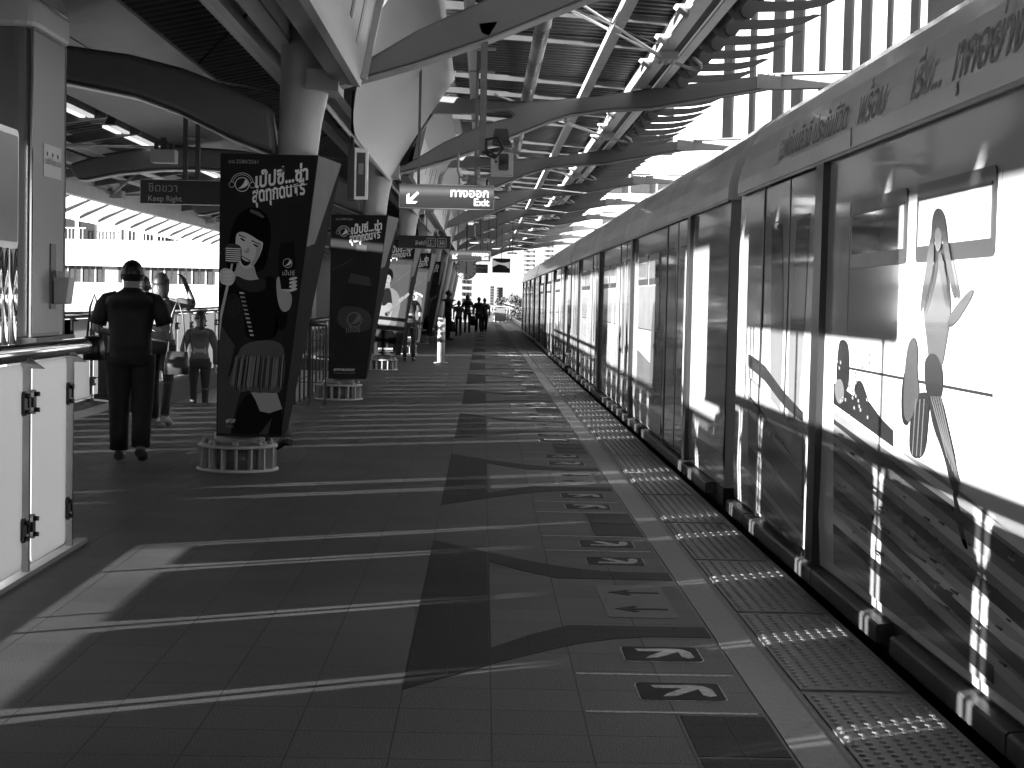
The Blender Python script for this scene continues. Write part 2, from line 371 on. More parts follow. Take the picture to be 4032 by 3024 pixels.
    for k in range(14):
        s0 = random.uniform(.2, .8); t0 = random.uniform(.12, .62); e = random.uniform(.05, .16); f = random.uniform(.01, .035)
        sp('side_artwork', [(s0, t0), (s0 + e, t0 + f * .6), (s0 + e * .7, t0 + f * 1.6), (s0 - e * .3, t0 + f)], random.choice([.02, .4, .6, .2]), .005 + k * .0004)
    if kind == 'singer':
        poly('backdrop_shape', [(1, 362), (36, 412), (22, 478), (58, 486), (42, 540), (28, 602), (1, 602)], .06)
        poly('backdrop_shape', [(79, 602), (100, 570), (112, 560), (118, 545), (128, 560), (116, 602)], .062)
        poly('hair', [(14, 236), (19, 196), (26, 160), (38, 132), (56, 118), (72, 113), (92, 120), (106, 138), (111, 165), (108, 195), (104, 220), (98, 245), (84, 252), (62, 256), (40, 246), (27, 262)], .006, .003)
        poly('hair_shine', [(66, 118), (84, 124), (96, 134), (92, 137), (78, 130), (64, 124)], .10, .004)
        poly('neck', [(40, 226), (74, 232), (80, 262), (92, 272), (60, 276), (26, 262), (36, 250)], .40, .0035)
        poly('face', [(36, 168), (50, 160), (76, 172), (92, 182), (94, 196), (86, 220), (74, 240), (62, 248), (50, 244), (40, 226), (34, 200)], .55, .004)
        poly('cheek_shade', [(78, 190), (92, 188), (86, 220), (74, 240), (66, 238), (80, 216)], .36, .0045)
        poly('fringe', [(30, 176), (36, 150), (60, 140), (90, 158), (98, 190), (86, 186), (74, 178), (60, 170), (46, 166), (36, 172)], .006, .005)
        for ex, ey in ((50, 184), (78, 196)):
            poly('eye', [(ex - 8, ey - 5), (ex, ey - 3), (ex + 7, ey + 3), (ex, ey + 3)], .01, .005)
            poly('eyebrow', [(ex - 9, ey - 12), (ex + 7, ey - 5), (ex + 7, ey - 3), (ex - 9, ey - 9)], .03, .005)
        poly('nose', [(62, 198), (66, 208), (60, 214), (52, 209), (58, 206)], .34, .005)
        poly('mouth', [(44, 216), (56, 222), (70, 230), (62, 240), (52, 240), (46, 230)], .012, .005)
        poly('teeth', [(47, 219), (56, 224), (67, 231), (60, 231), (50, 226)], .55, .006)
        poly('dress', [(26, 262), (40, 262), (60, 272), (88, 270), (112, 258), (124, 272), (134, 300), (150, 330), (146, 372), (130, 380), (124, 330), (132, 396), (58, 402), (56, 350), (44, 300), (20, 300), (4, 330), (1, 300), (10, 276)], .009, .0035)
        poly('neckline', [(34, 258), (60, 272), (86, 268), (100, 262), (104, 290), (70, 298), (36, 284)], .03, .004)
        for k in range(11):
            a = random.Random(k); poly('sequin_trim', [(44 + k * 2.4, 296 + k * 9), (54 + k * 2.2, 297 + k * 9), (55 + k * 2.2, 300 + k * 9), (45 + k * 2.4, 300 + k * 9)], a.choice([.3, .6, .45]), .005)
        poly('skirt', [(55, 403), (133, 396), (146, 430), (142, 500), (128, 516), (116, 508), (104, 516), (92, 508), (80, 516), (66, 506), (52, 514), (40, 500), (22, 496), (38, 440)], .09, .004)
        for k in range(34):
            a = random.Random(k + 50); x = 30 + k * 3.3; y0 = 430 + a.uniform(0, 10); poly('fringe_strand', [(x + 8 - k * .15, y0), (x + 10 - k * .15, y0), (x + 1, y0 + a.uniform(60, 82)), (x - .5, y0 + 60)], a.choice([.03, .16, .22, .02]), .0045)
        poly('legs', [(72, 512), (128, 512), (140, 546), (112, 556), (92, 552), (82, 528)], .32, .0042)
        poly('boots', [(60, 520), (74, 514), (92, 552), (112, 556), (138, 547), (140, 602), (110, 602), (118, 566), (100, 590), (90, 602), (32, 602), (46, 545)], .01, .0041)
        poly('arm', [(122, 262), (134, 262), (140, 290), (158, 296), (156, 330), (138, 340), (126, 316)], .36, .0046)
        poly('hand', [(134, 268), (160, 262), (168, 280), (160, 294), (138, 294), (132, 282)], .5, .005)
        for k in range(4): poly('finger', [(150, 264 + k * 8), (167, 260 + k * 8), (169, 265 + k * 8), (152, 270 + k * 8)], .6, .0075)
        poly('can', [(130, 190), (160, 186), (164, 240), (156, 288), (134, 288), (126, 240)], .012, .006)
        logo(147, 232, 10, .6, .007)
        text('เป๊ปซี่', o, G(.5, .5), Vector(pr(135, 258, .007)) + Vector((-2, yc, 0)), (1, 0, 0), (0, 0, 1), .05)
        poly('microphone', [(14, 198), (22, 192), (42, 194), (49, 204), (47, 228), (40, 236), (18, 234), (11, 224)], .05, .0065)
        for k in range(7):
            poly('microphone_grille', [(14, 202 + k * 4.4), (46, 203 + k * 4.4), (46, 205 + k * 4.4), (14, 204 + k * 4.4)], .75, .007)
        poly('microphone_stand', [(26, 236), (30, 236), (26, 262), (8, 350), (3, 400), (1, 400), (4, 340)], .45, .0047)
        poly('hand', [(1, 250), (16, 244), (34, 254), (36, 270), (26, 284), (14, 282), (1, 276)], .5, .0068)
        for k in range(4): poly('finger', [(8, 252 + k * 8), (30, 250 + k * 8), (31, 256 + k * 8), (9, 258 + k * 8)], .6, .0073)
        for k in range(12): poly('equaliser_bar', [(20 + (k % 3) * 9, 320 + (k // 3) * 9 - (k % 3) * 4), (27 + (k % 3) * 9, 317 + (k // 3) * 9 - (k % 3) * 4), (27 + (k % 3) * 9, 323 + (k // 3) * 9 - (k % 3) * 4), (20 + (k % 3) * 9, 326 + (k // 3) * 9 - (k % 3) * 4)], .03, .003)
    elif kind == 'bottle':
        poly('bottle', [(96, 128), (132, 128), (134, 170), (150, 230), (160, 330), (140, 470), (128, 560), (20, 560), (22, 400), (50, 280), (84, 190)], .02, .003)
        poly('bottle_cap', [(94, 108), (134, 112), (134, 138), (96, 134)], .05, .004)
        poly('bottle_neck_label', [(76, 215), (146, 230), (152, 262), (66, 252)], .05, .004)
        poly('bottle_label', [(36, 330), (158, 350), (152, 440), (24, 420)], .045, .004)
        logo(92, 388, 28, .11, .005)
        text('เป๊ปซี่', o, G(.11, .5), Vector(pr(60, 436, .005)) + Vector((-2, yc, 0)), (1, 0, .05), (0, 0, 1), .10)
    else:
        hx = 60 if kind == 'guitar' else 75
        for (a, b, c, d_) in ((5, 300, 180, 160), (90, 130, 150, 320)): poly('light_beam', [(a, b), (c, d_), (c, d_ + 3), (a, b + 3)], .2, .0025)
        poly('backdrop_tint', [(1, 130), (186, 130), (160, 380), (150, 500), (1, 500)], .13, .0022)
        poly('jacket', [(hx - 40, 270), (hx - 12, 250), (hx + 20, 250), (hx + 58, 275), (hx + 76, 330), (hx + 60, 400), (hx + 50, 470), (hx - 44, 470), (hx - 50, 380), (hx - 55, 320)], .32, .003)
        poly('shirt', [(hx - 12, 252), (hx + 18, 252), (hx + 30, 330), (hx + 26, 440), (hx - 22, 440), (hx - 26, 330)], .03, .0035)
        poly('trousers', [(hx - 42, 470), (hx + 50, 470), (hx + 54, 600), (hx + 14, 600), (hx + 6, 520), (hx - 8, 600), (hx - 50, 600)], .015, .003)
        poly('neck', [(hx - 8, 225), (hx + 14, 225), (hx + 20, 256), (hx - 12, 256)], .4, .004)
        poly('face', [(hx - 20, 180), (hx + 18, 178), (hx + 22, 210), (hx + 12, 236), (hx - 4, 244), (hx - 18, 228), (hx - 24, 205)], .5, .0045)
        poly('hair', [(hx - 28, 200), (hx - 28, 165), (hx - 10, 150), (hx + 14, 150), (hx + 30, 168), (hx + 30, 206), (hx + 22, 214), (hx + 18, 188), (hx - 8, 184), (hx - 20, 190)], .01, .005)
        for ex in (-10, 8): poly('eye', [(hx + ex - 5, 202), (hx + ex + 5, 202), (hx + ex + 4, 205), (hx + ex - 4, 205)], .02, .0055)
        poly('mouth', [(hx - 6, 226), (hx + 8, 225), (hx + 6, 229), (hx - 4, 229)], .12, .0055)
        if kind == 'guitar':
            poly('guitar_body', [(8, 420), (10, 370), (26, 345), (52, 350), (66, 330), (92, 335), (100, 365), (84, 390), (88, 430), (60, 465), (28, 470)], .55, .005)
            ring('guitar_rosette', 62, 392, 10, 15, .1, .0065); poly('guitar_hole', circ(62, 392, 10, 16), .02, .006)
            poly('guitar_neck', [(60, 384), (150, 300), (158, 308), (68, 396)], .35, .0065)
            poly('guitar_head', [(148, 298), (172, 276), (180, 286), (158, 310)], .45, .007)
            for k in range(5): poly('finger', [(120 + k * 4, 318 - k * 5), (134 + k * 4, 320 - k * 5), (134 + k * 4, 324 - k * 5), (120 + k * 4, 323 - k * 5)], .5, .0075)
        else:
            ring('horn_tube', 112, 320, 40, 50, .55, .005, 130, 330); ring('horn_bell', 92, 300, 16, 24, .6, .006)
            poly('horn_slide', [(60, 236), (140, 380), (134, 386), (54, 242)], .5, .0065)
        poly('hand', [(hx + 2, 340), (hx + 26, 334), (hx + 34, 350), (hx + 22, 366), (hx + 4, 362)], .5, .008)
        poly('belt', [(hx - 44, 455), (hx + 50, 455), (hx + 50, 480), (hx - 44, 480)], .10, .0085)
    return o
poster(0, 'singer', 'nearest poster box, showing a laughing singer holding a microphone and a can')
poster(1, 'bottle', 'poster box showing a dark drink bottle, sunlit only across its slogan')
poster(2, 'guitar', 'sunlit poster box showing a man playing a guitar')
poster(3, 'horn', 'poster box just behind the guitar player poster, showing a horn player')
poster(4, 'guitar', 'narrow visible strip of a poster box, fifth along the row of columns')

# ------------------------------------------------------------------ canopy, right half
cr = empty('platform_canopy', (0, 0, 0), 'dark corrugated canopy on curved steel ribs over the train side', 'canopy')
rib = [(-1.28, 3.137), (-.93, 3.235), (-.588, 3.341), (.012, 3.561), (.45, 3.75), (.797, 3.899), (1.15, 4.02), (1.6, 4.09), (2.265, 4.12), (3.1, 4.22), (3.88, 4.44), (3.88, 4.63), (3.25, 4.55), (2.21, 4.40), (1.57, 4.29), (.95, 4.22), (.33, 4.185), (-.35, 4.22), (-1.28, 4.26),
       (-1.28, 4.0), (-.35, 4.0), (.20, 4.055), (.31, 4.045), (.36, 4.0), (.33, 3.96), (.24, 3.94), (-.033, 3.868), (-.30, 3.745), (-.593, 3.603), (-1.134, 3.271), (-1.28, 3.25)]
rib[8:11] = [(2.265, 4.14), (3.1, 4.30), (3.88, 4.45)]
M_rib = G(.18, .38, var=.07, scale=2.5, bump=.03)
RY = [CY[0] - 9.65] + CY
RL = [CY[0] - 19.3] + RY
for y in RY:
    r = MB().prism(rib, 'y', y - .10, y + .10).build('roof_rib', M_rib, cr, bevel=.055, seg=4)
    fl = MB(); low = rib[:11]
    for a, b in zip(low, low[1:]):
        fl.add([(a[0], y - .125, a[1] - .018), (b[0], y - .125, b[1] - .018), (b[0], y + .125, b[1] - .018), (a[0], y + .125, a[1] - .018),
                (a[0], y - .125, a[1] - .003), (b[0], y - .125, b[1] - .003), (b[0], y + .125, b[1] - .003), (a[0], y + .125, a[1] - .003)],
               [(0, 1, 2, 3), (7, 6, 5, 4), (0, 4, 5, 1), (3, 2, 6, 7), (1, 5, 6, 2), (0, 3, 7, 4)])
    fl.build('rib_flange', M_lt, cr)
    bm_ = MB()
    bm_.prism([(3.881, 4.45), (5.2, 4.515), (7.5, 4.50), (9.6, 4.40), (9.6, 4.56), (7.5, 4.68), (5.2, 4.705), (3.881, 4.63)], 'y', y - .03, y + .03)
    bm_.prism([(3.881, 4.63), (5.2, 4.705), (7.5, 4.68), (9.6, 4.56), (9.6, 4.575), (7.5, 4.70), (5.2, 4.725), (3.881, 4.65)], 'y', y - .10, y + .10)
    bm_.prism([(3.881, 4.435), (5.2, 4.50), (7.5, 4.485), (9.6, 4.385), (9.6, 4.40), (7.5, 4.50), (5.2, 4.515), (3.881, 4.45)], 'y', y - .10, y + .10)
    bm_.build('tie_beam', G(.45, .4, var=.08), cr)
    sp = MB().box(3.72, 4.05, y - .125, y - .102, 4.44, 4.65)
    for i in range(4):
        for z in (4.47, 4.52, 4.57, 4.62): sp.box(3.75 + i * .085, 3.775 + i * .085, y - .137, y - .125, z, z + .02)
    sp.build('splice_plate', G(.4, .4), cr)
# corrugated deck
dk = MB(); prof = []
y = -16.0
while y < 102:
    prof += [(y, 0), (y + .10, 0), (y + .13, .045), (y + .21, .045), (y + .24, 0)]; y += .24
rails = [(-.75, 4.80), (.4, 4.75), (1.3, 4.71), (2.13, 4.66)]
vs = [(x, p, z + q) for x, z in rails for p, q in prof]; n = len(prof)
dk.add(vs, [(i * n + k, i * n + k + 1, (i + 1) * n + k + 1, (i + 1) * n + k) for i in range(3) for k in range(n - 1)])
dk.add([(x, p, z + .12) for x, z in rails for p in (-4, 102)], [(2 * i, 2 * i + 1, 2 * i + 3, 2 * i + 2) for i in range(3)])
dk.build('corrugated_deck', G(.03, .6, var=.2), cr)
# purlins: pale flat flange with web above
for x, z, wd, v in ((-.19, 4.26, .10, .5), (1.36, 4.36, .15, .8)):
    MB().box(x - wd / 2, x + wd / 2, -4, 102, z, z + .02).box(x - .01, x + .01, -4, 102, z + .02, z + .13).box(x - wd / 2 - .004, x - wd / 2 + .008, -4, 102, z - .07, z + .015).build('purlin', G(v, .35, metal=.4, var=.1), cr)
MB().box(2.02, 2.17, -4, 102, 4.40, 4.42).box(2.02, 2.03, -4, 102, 4.42, 4.58).box(2.012, 2.022, -4, 102, 4.405, 4.60).build('edge_beam', G(.85, .3, metal=.45, var=.05), cr)
MB().box(2.18, 2.29, -4, 102, 4.45, 4.62).build('gutter', G(.012, .5), cr)
MB().box(2.30, 2.41, -4, 102, 4.41, 4.43).box(2.40, 2.41, -4, 102, 4.43, 4.60).build('edge_beam', G(.85, .3, metal=.45, var=.05), cr)
dct = MB(); y = -4
while y < 100: dct.tube([(.545, y, 4.25), (.545, y + 2.3, 4.25)], .083, 16); dct.tube([(.545, y + 2.3, 4.25), (.545, y + 2.36, 4.25)], .09, 16); y += 2.36
tag(dct.build('drain_pipe', G(.35, .35, metal=.6, var=.2)), 'long pale round pipe running lengthwise under the right canopy', 'pipe')
# secondary rafters across the deck, cleats and tie rods
for i, y in enumerate(RY):
    for k in range(4):
        yy = y + 1.93 * (k + 1) - .6
        MB().prism([(-.7, 4.69), (2.0, 4.56), (2.0, 4.64), (-.7, 4.78)], 'y', yy - .04, yy + .04).build('rafter', G(.05, .5), cr)
        MB().prism([(1.88, 4.47), (2.02, 4.47), (2.02, 4.36)], 'y', yy + .05, yy + .30).build('cleat', G(.75, .4), cr)
        MB().box(-.40, .08, yy - .05, yy + .03, 4.235, 4.258).build('cleat', G(.4, .4), cr)
    if i < len(RY) - 1:
        m = (2.09, y + 6.2, 4.33)
        rods = [((.1, y + .3, 4.32)), ((.5, y + 2.5, 4.38)), ((.9, y + 9.3, 4.36))]
        for q in rods[:2]: MB().tube([q, m], .016, 8).build('tie_rod', G(.8, .35, var=.05), cr)
        MB().tube([(-.2, y + 1.0, 4.36), (1.9, y + 5.2, 4.34)], .008, 6).build('tie_rod', M_dark, cr)
        MB().tube([m, (2.45, y + 6.9, 4.33), (2.56, y + 7.0, 4.33), (2.60, y + 6.9, 4.33), (2.56, y + 6.6, 4.34), (2.45, y + 6.4, 4.38)], .022, 8).build('hook', G(.6, .3), cr)
        cl_ = MB().box(1.98, 2.22, y + 6.0, y + 6.35, 4.30, 4.395)
        for a in range(3):
            for b in range(2): cl_.tube([(2.03 + a * .07, y + 6.08 + b * .16, 4.27), (2.03 + a * .07, y + 6.08 + b * .16, 4.31)], .014, 6)
        cl_.build('rod_anchor', G(.8, .35), cr)
# feather shaped fins along the right eave
FR = [(2.42, 4.60), (2.42, 4.40), (2.50, 4.33), (2.58, 4.32), (2.64, 4.36), (2.72, 4.42), (2.95, 4.43), (3.2, 4.455), (3.40, 4.50), (3.60, 4.60), (3.50, 4.60), (3.46, 4.585), (3.2, 4.54), (2.9, 4.525), (2.74, 4.53), (2.64, 4.60)]
nf = 0
for i, y in enumerate(RY[:9]):
    for k in range(1, 9):
        yy = y + 9.65 * k / 8.6
        if nf >= 70: break
        f = MB().prism(FR, 'y', yy - .025, yy + .025)
        f.tube([(2.62, yy - .05, 4.42), (2.62, yy + .05, 4.42)], .075, 16)
        f.build('eave_fin', G(.13, .45), cr); nf += 1
# longitudinal tube joining the fins
MB().tube([(2.5, -4, 4.47), (2.5, 102, 4.47)], .05, 10).build('fin_rail', G(.08, .5), cr)
# ------------------------------------------------------------------ central spine: trough cladding, light boxes, channels
sp_ = empty('roof_spine', (-1.5, 50, 4), 'pale clad steel spine over the columns with channels along it', 'roof spine')
def ch(mb_pts, name, m): 
    o = mb_pts.build(name, m, sp_); o.location = (1.5, -50, -4); return o
ch(MB().box(-1.75, -1.60, -4, 102, 3.46, 3.48).box(-1.60, -1.59, -4, 102, 3.48, 3.62), 'channel', G(.28, .4))
ch(MB().box(-1.95, -1.87, -4, 102, 3.46, 3.48).box(-1.95, -1.94, -4, 102, 3.48, 3.62), 'channel', G(.2, .4))
ch(MB().box(-2.3, -1.0, -4, 102, 4.0, 4.05), 'spine_plate', G(.08, .5))
for i in range(1, len(RY)):
    y0 = CY[i - 1] + .15
    # curved cladding wall between the columns with a swept lower edge
    rows = 8; cols = 24; vs = []
    for c_ in range(cols + 1):
        t = c_ / cols; y = y0 + 9.3 * t
        lo = 0.0 + (.42 * (1 - min(1, max(0, (t - .02) / .35))) ** 2 if t < .4 else 0)
        for r_ in range(rows + 1):
            s = lo + (1 - lo) * r_ / rows
            hh = 1.40 if i == 1 else 1.25
            vs.append((-1.33 + .62 * hh * s - .03 * math.sin(math.pi * s), y, 3.05 + hh * s))
    m = MB().add(vs, [(a * (rows + 1) + b, (a + 1) * (rows + 1) + b, (a + 1) * (rows + 1) + b + 1, a * (rows + 1) + b + 1) for a in range(cols) for b in range(rows)], True)
    ch(m, 'cladding', G(.34, .4, var=.05, scale=1.2))
    m = MB().prism([(-1.60, 3.30), (-1.33, 3.02), (-1.32, 3.03), (-1.59, 3.32)], 'y', y0, y0 + 9.3); ch(m, 'trough_bottom', G(.14, .4))
lb_m = G(.38, .35, var=.05)
for i, y in enumerate(RY):
    if i == 1: continue
    y0, y1 = (y + .6, y + 9.5) if i == 0 else (y + .3, y + 9.0)
    o = empty('light_box', (-1.1, y0, 3.2), ['slanted white framed panel above the first column, with dark printed strokes', '', 'slanted framed panel above the second column', 'slanted framed panel above the third column', 'slanted framed panel above the fourth column', 'slanted framed panel, fifth along the roof spine', 'slanted framed panel, sixth along the roof spine', 'slanted framed panel, seventh along the roof spine', 'slanted framed panel, eighth along the roof spine', 'slanted framed panel at the far end of the roof spine'][i], 'roof panel', 'slanted panels along the roof spine')
    lean, hgt = (.28, 1.40) if i == 2 else (.21, 1.08)
    def q(s, yy, d): return (.01 + lean * s + d, yy - y0, -.06 + hgt * s - .2 * d)
    def slab(s0, s1, ya, yb, d0, d1):
        vs = [q(s, yy, d) for s in (s0, s1) for yy in (ya, yb) for d in (d0, d1)]
        return MB().add(vs, [(0, 1, 3, 2), (4, 6, 7, 5), (0, 4, 5, 1), (2, 3, 7, 6), (0, 2, 6, 4), (1, 5, 7, 3)])
    slab(.06, .97, y0 + .1, y1 - .1, .02, .05).build('face', lb_m, o)
    slab(0, .05, y0, y1, -.01, .06).build('frame', M_frame, o); slab(.97, 1.02, y0, y1, 0, .09).build('frame', M_frame, o)
    slab(.06, .97, y1 - .09, y1, -.02, .10).build('frame', M_frame, o); slab(.06, .97, y0, y0 + .1, 0, .09).build('frame', M_frame, o)
    a, b = MB(), MB()
    slab(.0, .01, y0, y1, -.17, -.012).build('underside', G(.06, .4), o)
    for k in range(7 if i < 3 else 4):
        ys = y1 - 1.0 - k * .75; slab(.2 + .07 * (k % 3), .62 + .05 * (k % 2), ys, ys + .16, .052, .056).build('printed_stroke', G(.12 if k % 2 else .3, .5), o)
# C1 bracket plates
for y in CY[:6]:
    o = MB().prism([(-1.46, 3.1), (-1.2, 3.08), (-1.2, 3.26), (-1.46, 3.26)], 'y', y - .26, y + .26).build('bracket', M_lt, sp_); o.location = (1.5, -50, -4)

# ------------------------------------------------------------------ canopy, left half
cf = empty('platform_canopy', (0, 0, 0), 'darker canopy on drooping steel ribs over the stair side, with square white eave flaps', 'canopy')
ribL = [(-1.70, 2.56), (-2.086, 2.705), (-2.5, 2.90), (-2.843, 3.02), (-3.41, 3.123), (-3.95, 3.15), (-4.49, 3.13), (-5.1, 3.06), (-5.50, 2.97), (-5.64, 2.97), (-5.73, 3.05), (-5.766, 3.18), (-5.3, 3.33), (-4.876, 3.40), (-4.3, 3.47), (-3.41, 3.421), (-2.9, 3.36), (-2.469, 3.258), (-2.1, 3.12), (-1.75, 2.95)]
for y in RL:
    MB().prism(ribL, 'y', y - .11, y + .11).build('roof_rib', G(.12, .42, var=.08), cf, bevel=.05, seg=3)
    fl = MB(); low = ribL[:10]
    for a, b in zip(low, low[1:]):
        fl.add([(a[0], y - .13, a[1] - .016), (b[0], y - .13, b[1] - .016), (b[0], y + .13, b[1] - .016), (a[0], y + .13, a[1] - .016),
                (a[0], y - .13, a[1] - .002), (b[0], y - .13, b[1] - .002), (b[0], y + .13, b[1] - .002), (a[0], y + .13, a[1] - .002)],
               [(0, 1, 2, 3), (7, 6, 5, 4), (0, 4, 5, 1), (3, 2, 6, 7), (1, 5, 6, 2), (0, 3, 7, 4)])
    fl.build('rib_flange', G(.33, .4), cf)
rl = [(-6.55, 3.22), (-5.7, 3.42), (-4.0, 3.72), (-2.0, 4.15)]
dk = MB(); vs = [(x, p, z + q) for x, z in rl for p, q in prof]
dk.add(vs, [(i * n + k, i * n + k + 1, (i + 1) * n + k + 1, (i + 1) * n + k) for i in range(3) for k in range(n - 1)])
dk.add([(x, p, z + .12) for x, z in rl for p in (-16, 102)], [(2 * i, 2 * i + 1, 2 * i + 3, 2 * i + 2) for i in range(3)])
dk.build('corrugated_deck', G(.07, .5, var=.2), cf)
for x, z, wd, v in ((-2.25, 3.80, .2, .3), (-5.35, 3.28, .18, .45), (-5.85, 3.22, .14, .5)):
    MB().box(x - wd / 2, x + wd / 2, -16, 102, z, z + .02).box(x - .01, x + .01, -16, 102, z + .02, z + .16).build('purlin', G(v, .4), cf)
MB().box(-6.42, -6.3, -16, 102, 2.90, 3.10).box(-6.40, -6.32, -16, 102, 3.10, 3.30).build('edge_beam', G(.55, .4), cf)
# closed soffit with round downlights
sf = empty('soffit', (-3.5, 50, 3.4), 'smooth grey ceiling strip with round lamps above the stairs', 'ceiling panel')
def sfb(mb, nm, m): o = mb.build(nm, m, sf); o.location = (3.5, -50, -3.4); return o
sfb(MB().prism([(-4.35, 3.46), (-3.45, 3.52), (-3.45, 3.55), (-4.35, 3.49)], 'y', -16, 102), 'ceiling_panel', G(.08, .45, var=.05))
sfb(MB().prism([(-3.43, 3.52), (-2.74, 3.57), (-2.74, 3.60), (-3.43, 3.55)], 'y', -16, 102), 'ceiling_panel', G(.085, .45, var=.05))
for i in range(14):
    y = 17.2 + 5.2 * i
    m = MB().rings([(-3.9, y, 3.478, .13, .13), (-3.9, y, 3.49, .13, .13)], 20); sfb(m, 'downlight', G(.06, .5))
    m = MB().rings([(-3.9, y, 3.470, .155, .155), (-3.9, y, 3.482, .155, .155)], 20); sfb(m, 'lamp_rim', G(.3, .4))
for i in range(12):
    for k in range(4):
        y = RL[0] + 9.65 * i + 1.93 * (k + 1)
        if y > 60: break
        MB().prism([(-6.3, 3.12), (-4.4, 3.44), (-4.4, 3.54), (-6.3, 3.24)], 'y', y - .05, y + .05).build('rafter', G(.10, .5), cf)
# diagonal bracing on the left
for y in RL[:8]:
    MB().tube([(-6.3, y + 5.0, 3.05), (-5.0, y + 1.0, 3.2)], .02, 8).build('tie_rod', M_paintD, cf)
    MB().tube([(-6.3, y + 5.0, 3.05), (-4.4, y + 8.6, 3.35)], .02, 8).build('tie_rod', M_paintD, cf)
    MB().box(-6.32, -6.1, y + 4.85, y + 5.15, 2.99, 3.12).build('rod_anchor', G(.4, .4), cf)
    MB().tube([(-2.1, y + 1.0, 3.9), (-4.3, y + 7.5, 3.62)], .014, 8).build('tie_rod', M_dark, cf)
    MB().tube([(-4.3, y + 1.0, 3.62), (-2.1, y + 7.5, 3.9)], .014, 8).build('tie_rod', M_dark, cf)
M_flap = translucent(.85, .75)
nf = 0
for i, y in enumerate(RL):
    for k in range(7):
        yy = y + 9.65 * k / 7
        if nf >= 90: break
        MB().prism([(-6.42, 2.92), (-6.95, 2.66), (-6.95, 2.70), (-6.42, 3.08)], 'y', yy - .04, yy + .04).build('flap_arm', G(.12, .5), cf)
        MB().add([(-6.43, yy + .05, 2.94), (-7.12, yy + .05, 2.65), (-7.12, yy + 1.30, 2.65), (-6.43, yy + 1.30, 2.94), (-6.43, yy + .05, 2.97), (-7.12, yy + .05, 2.68), (-7.12, yy + 1.30, 2.68), (-6.43, yy + 1.30, 2.97)],
                 [(0, 1, 2, 3), (7, 6, 5, 4), (0, 4, 5, 1), (3, 2, 6, 7), (1, 5, 6, 2), (0, 3, 7, 4)]).build('eave_flap', M_flap, cf); nf += 1

# ------------------------------------------------------------------ linear lamps on the left
for i in range(10):
    y = 15.6 + 5.0 * i
    o = empty('tube_lamp', (-4.62, y, 3.4), ['lit tube lamp above the keep right sign, nearest the camera', 'second lit tube lamp along the stair ceiling', 'third lit tube lamp, just above the white hanging box', 'fourth lit tube lamp along the stair ceiling'][i] if i < 4 else 'lit tube lamp far along the stair ceiling', 'lamp', 'tube lamps beside the stair ceiling')
    if i >= 4: o['label'] = 'small lit tube lamp far down the stair ceiling'
    MB().box(-.10, .10, 0, 4.2, .06, .14).build('housing', G(.05, .5), o)
    MB().box(-.085, -.02, .1, 4.1, .03, .059).build('tube', emit(.17), o)
    MB().box(.02, .085, .1, 4.1, .03, .059).build('tube', emit(.08), o)
    MB().rings([(0, 4.45, .02, .09, .09), (0, 4.45, .1, .12, .12)], 14).build('speaker', M_paintD, o)

# ------------------------------------------------------------------ glass railing near the camera
M_frost = translucent(.42, .4, .4)
def rail_glass(name, x, ys, y0, y1, label, gp=.088):
    o = empty(name, (x, y0, 0), label, 'railing')
    MB().tube([(0, 0, 1.13), (0, y1 - y0 - .05, 1.13), (0, y1 - y0, 1.125)], .047, 20).build('handrail', M_chrome, o)
    for k, yy in enumerate(ys):
        for s in (-1, 1):
            pass
        m = MB().box(-.015, .02, yy - y0 - .013, yy - y0 + .013, 0, 1.06)
        m.prism([(-.03, 1.05), (.09, 1.05), (.02, 1.10), (-.02, 1.10)], 'y', yy - y0 - .012, yy - y0 + .012)
        m.build('post', G(.10, .25, metal=.9), o)
        for z in (.245, .878):
            for s in (-1, 1):
                if s > 0 and k == len(ys) - 1: continue
                m = MB().prism(rrect(-.012, .014, z - .05, z + .05, .01), 'y', yy - y0 + s * .012, yy - y0 + s * .078)
                m = MB().box(-.01, .012, *sorted((yy - y0 + s * .012, yy - y0 + s * .075)), z - .025, z + .025)
                m.prism(rrect(yy - y0 + s * .085 - .028, yy - y0 + s * .085 + .028, z - .062, z + .062, .025), 'x', -.014, .022)
                for dz in (-.04, .04): m.tube([(.02, yy - y0 + s * .085, z + dz), (.045, yy - y0 + s * .085, z + dz)], .012, 8)
                m.build('bracket', M_black, o)
    for a, b in zip([ys[0] - 1.6] + ys[:-1], ys):
        ya, yb = a + gp - y0, b - gp - y0
        MB().prism(rrect(ya, yb, .055, 1.075, .05, 6), 'x', -.006, .006).build('glass_panel', M_frost, o)
    MB().box(-.03, .03, -.3, y1 - y0, 0, .026).build('kerb', M_paintD, o)
    return o
rail_glass('glass_railing', -2.28, [2.1, 3.7, 5.27, 6.84, 8.42, 9.31], .5, 9.62, 'frosted glass railing with shiny round handrail, bottom left of the platform')
# far railing left of the walkway: closely set posts with panels (casts the long stripes)
o = rail_glass('glass_railing', -5.15, [10.1, 10.8, 13.4, 14.2, 15.05, 15.9, 16.7, 17.6, 18.45, 19.3, 20.2, 21.1], 8.0, 22.0, 'glass railing along the far left edge of the walkway, mostly behind the pillar', .10)
o = rail_glass('glass_railing', -5.15, [22.15, 23.2, 24.2, 25.4, 26.9, 28.2, 29.6, 31.0, 32.3, 33.7, 35.0, 36.5, 38.0, 39.5], 22.1, 40, 'glass railing along the left side of the stair opening', .12)
o = rail_glass('glass_railing', -5.6, [42 + 1.9 * k for k in range(30)], 40.2, 99.5, 'long glass railing at the left edge of the far platform', .15)
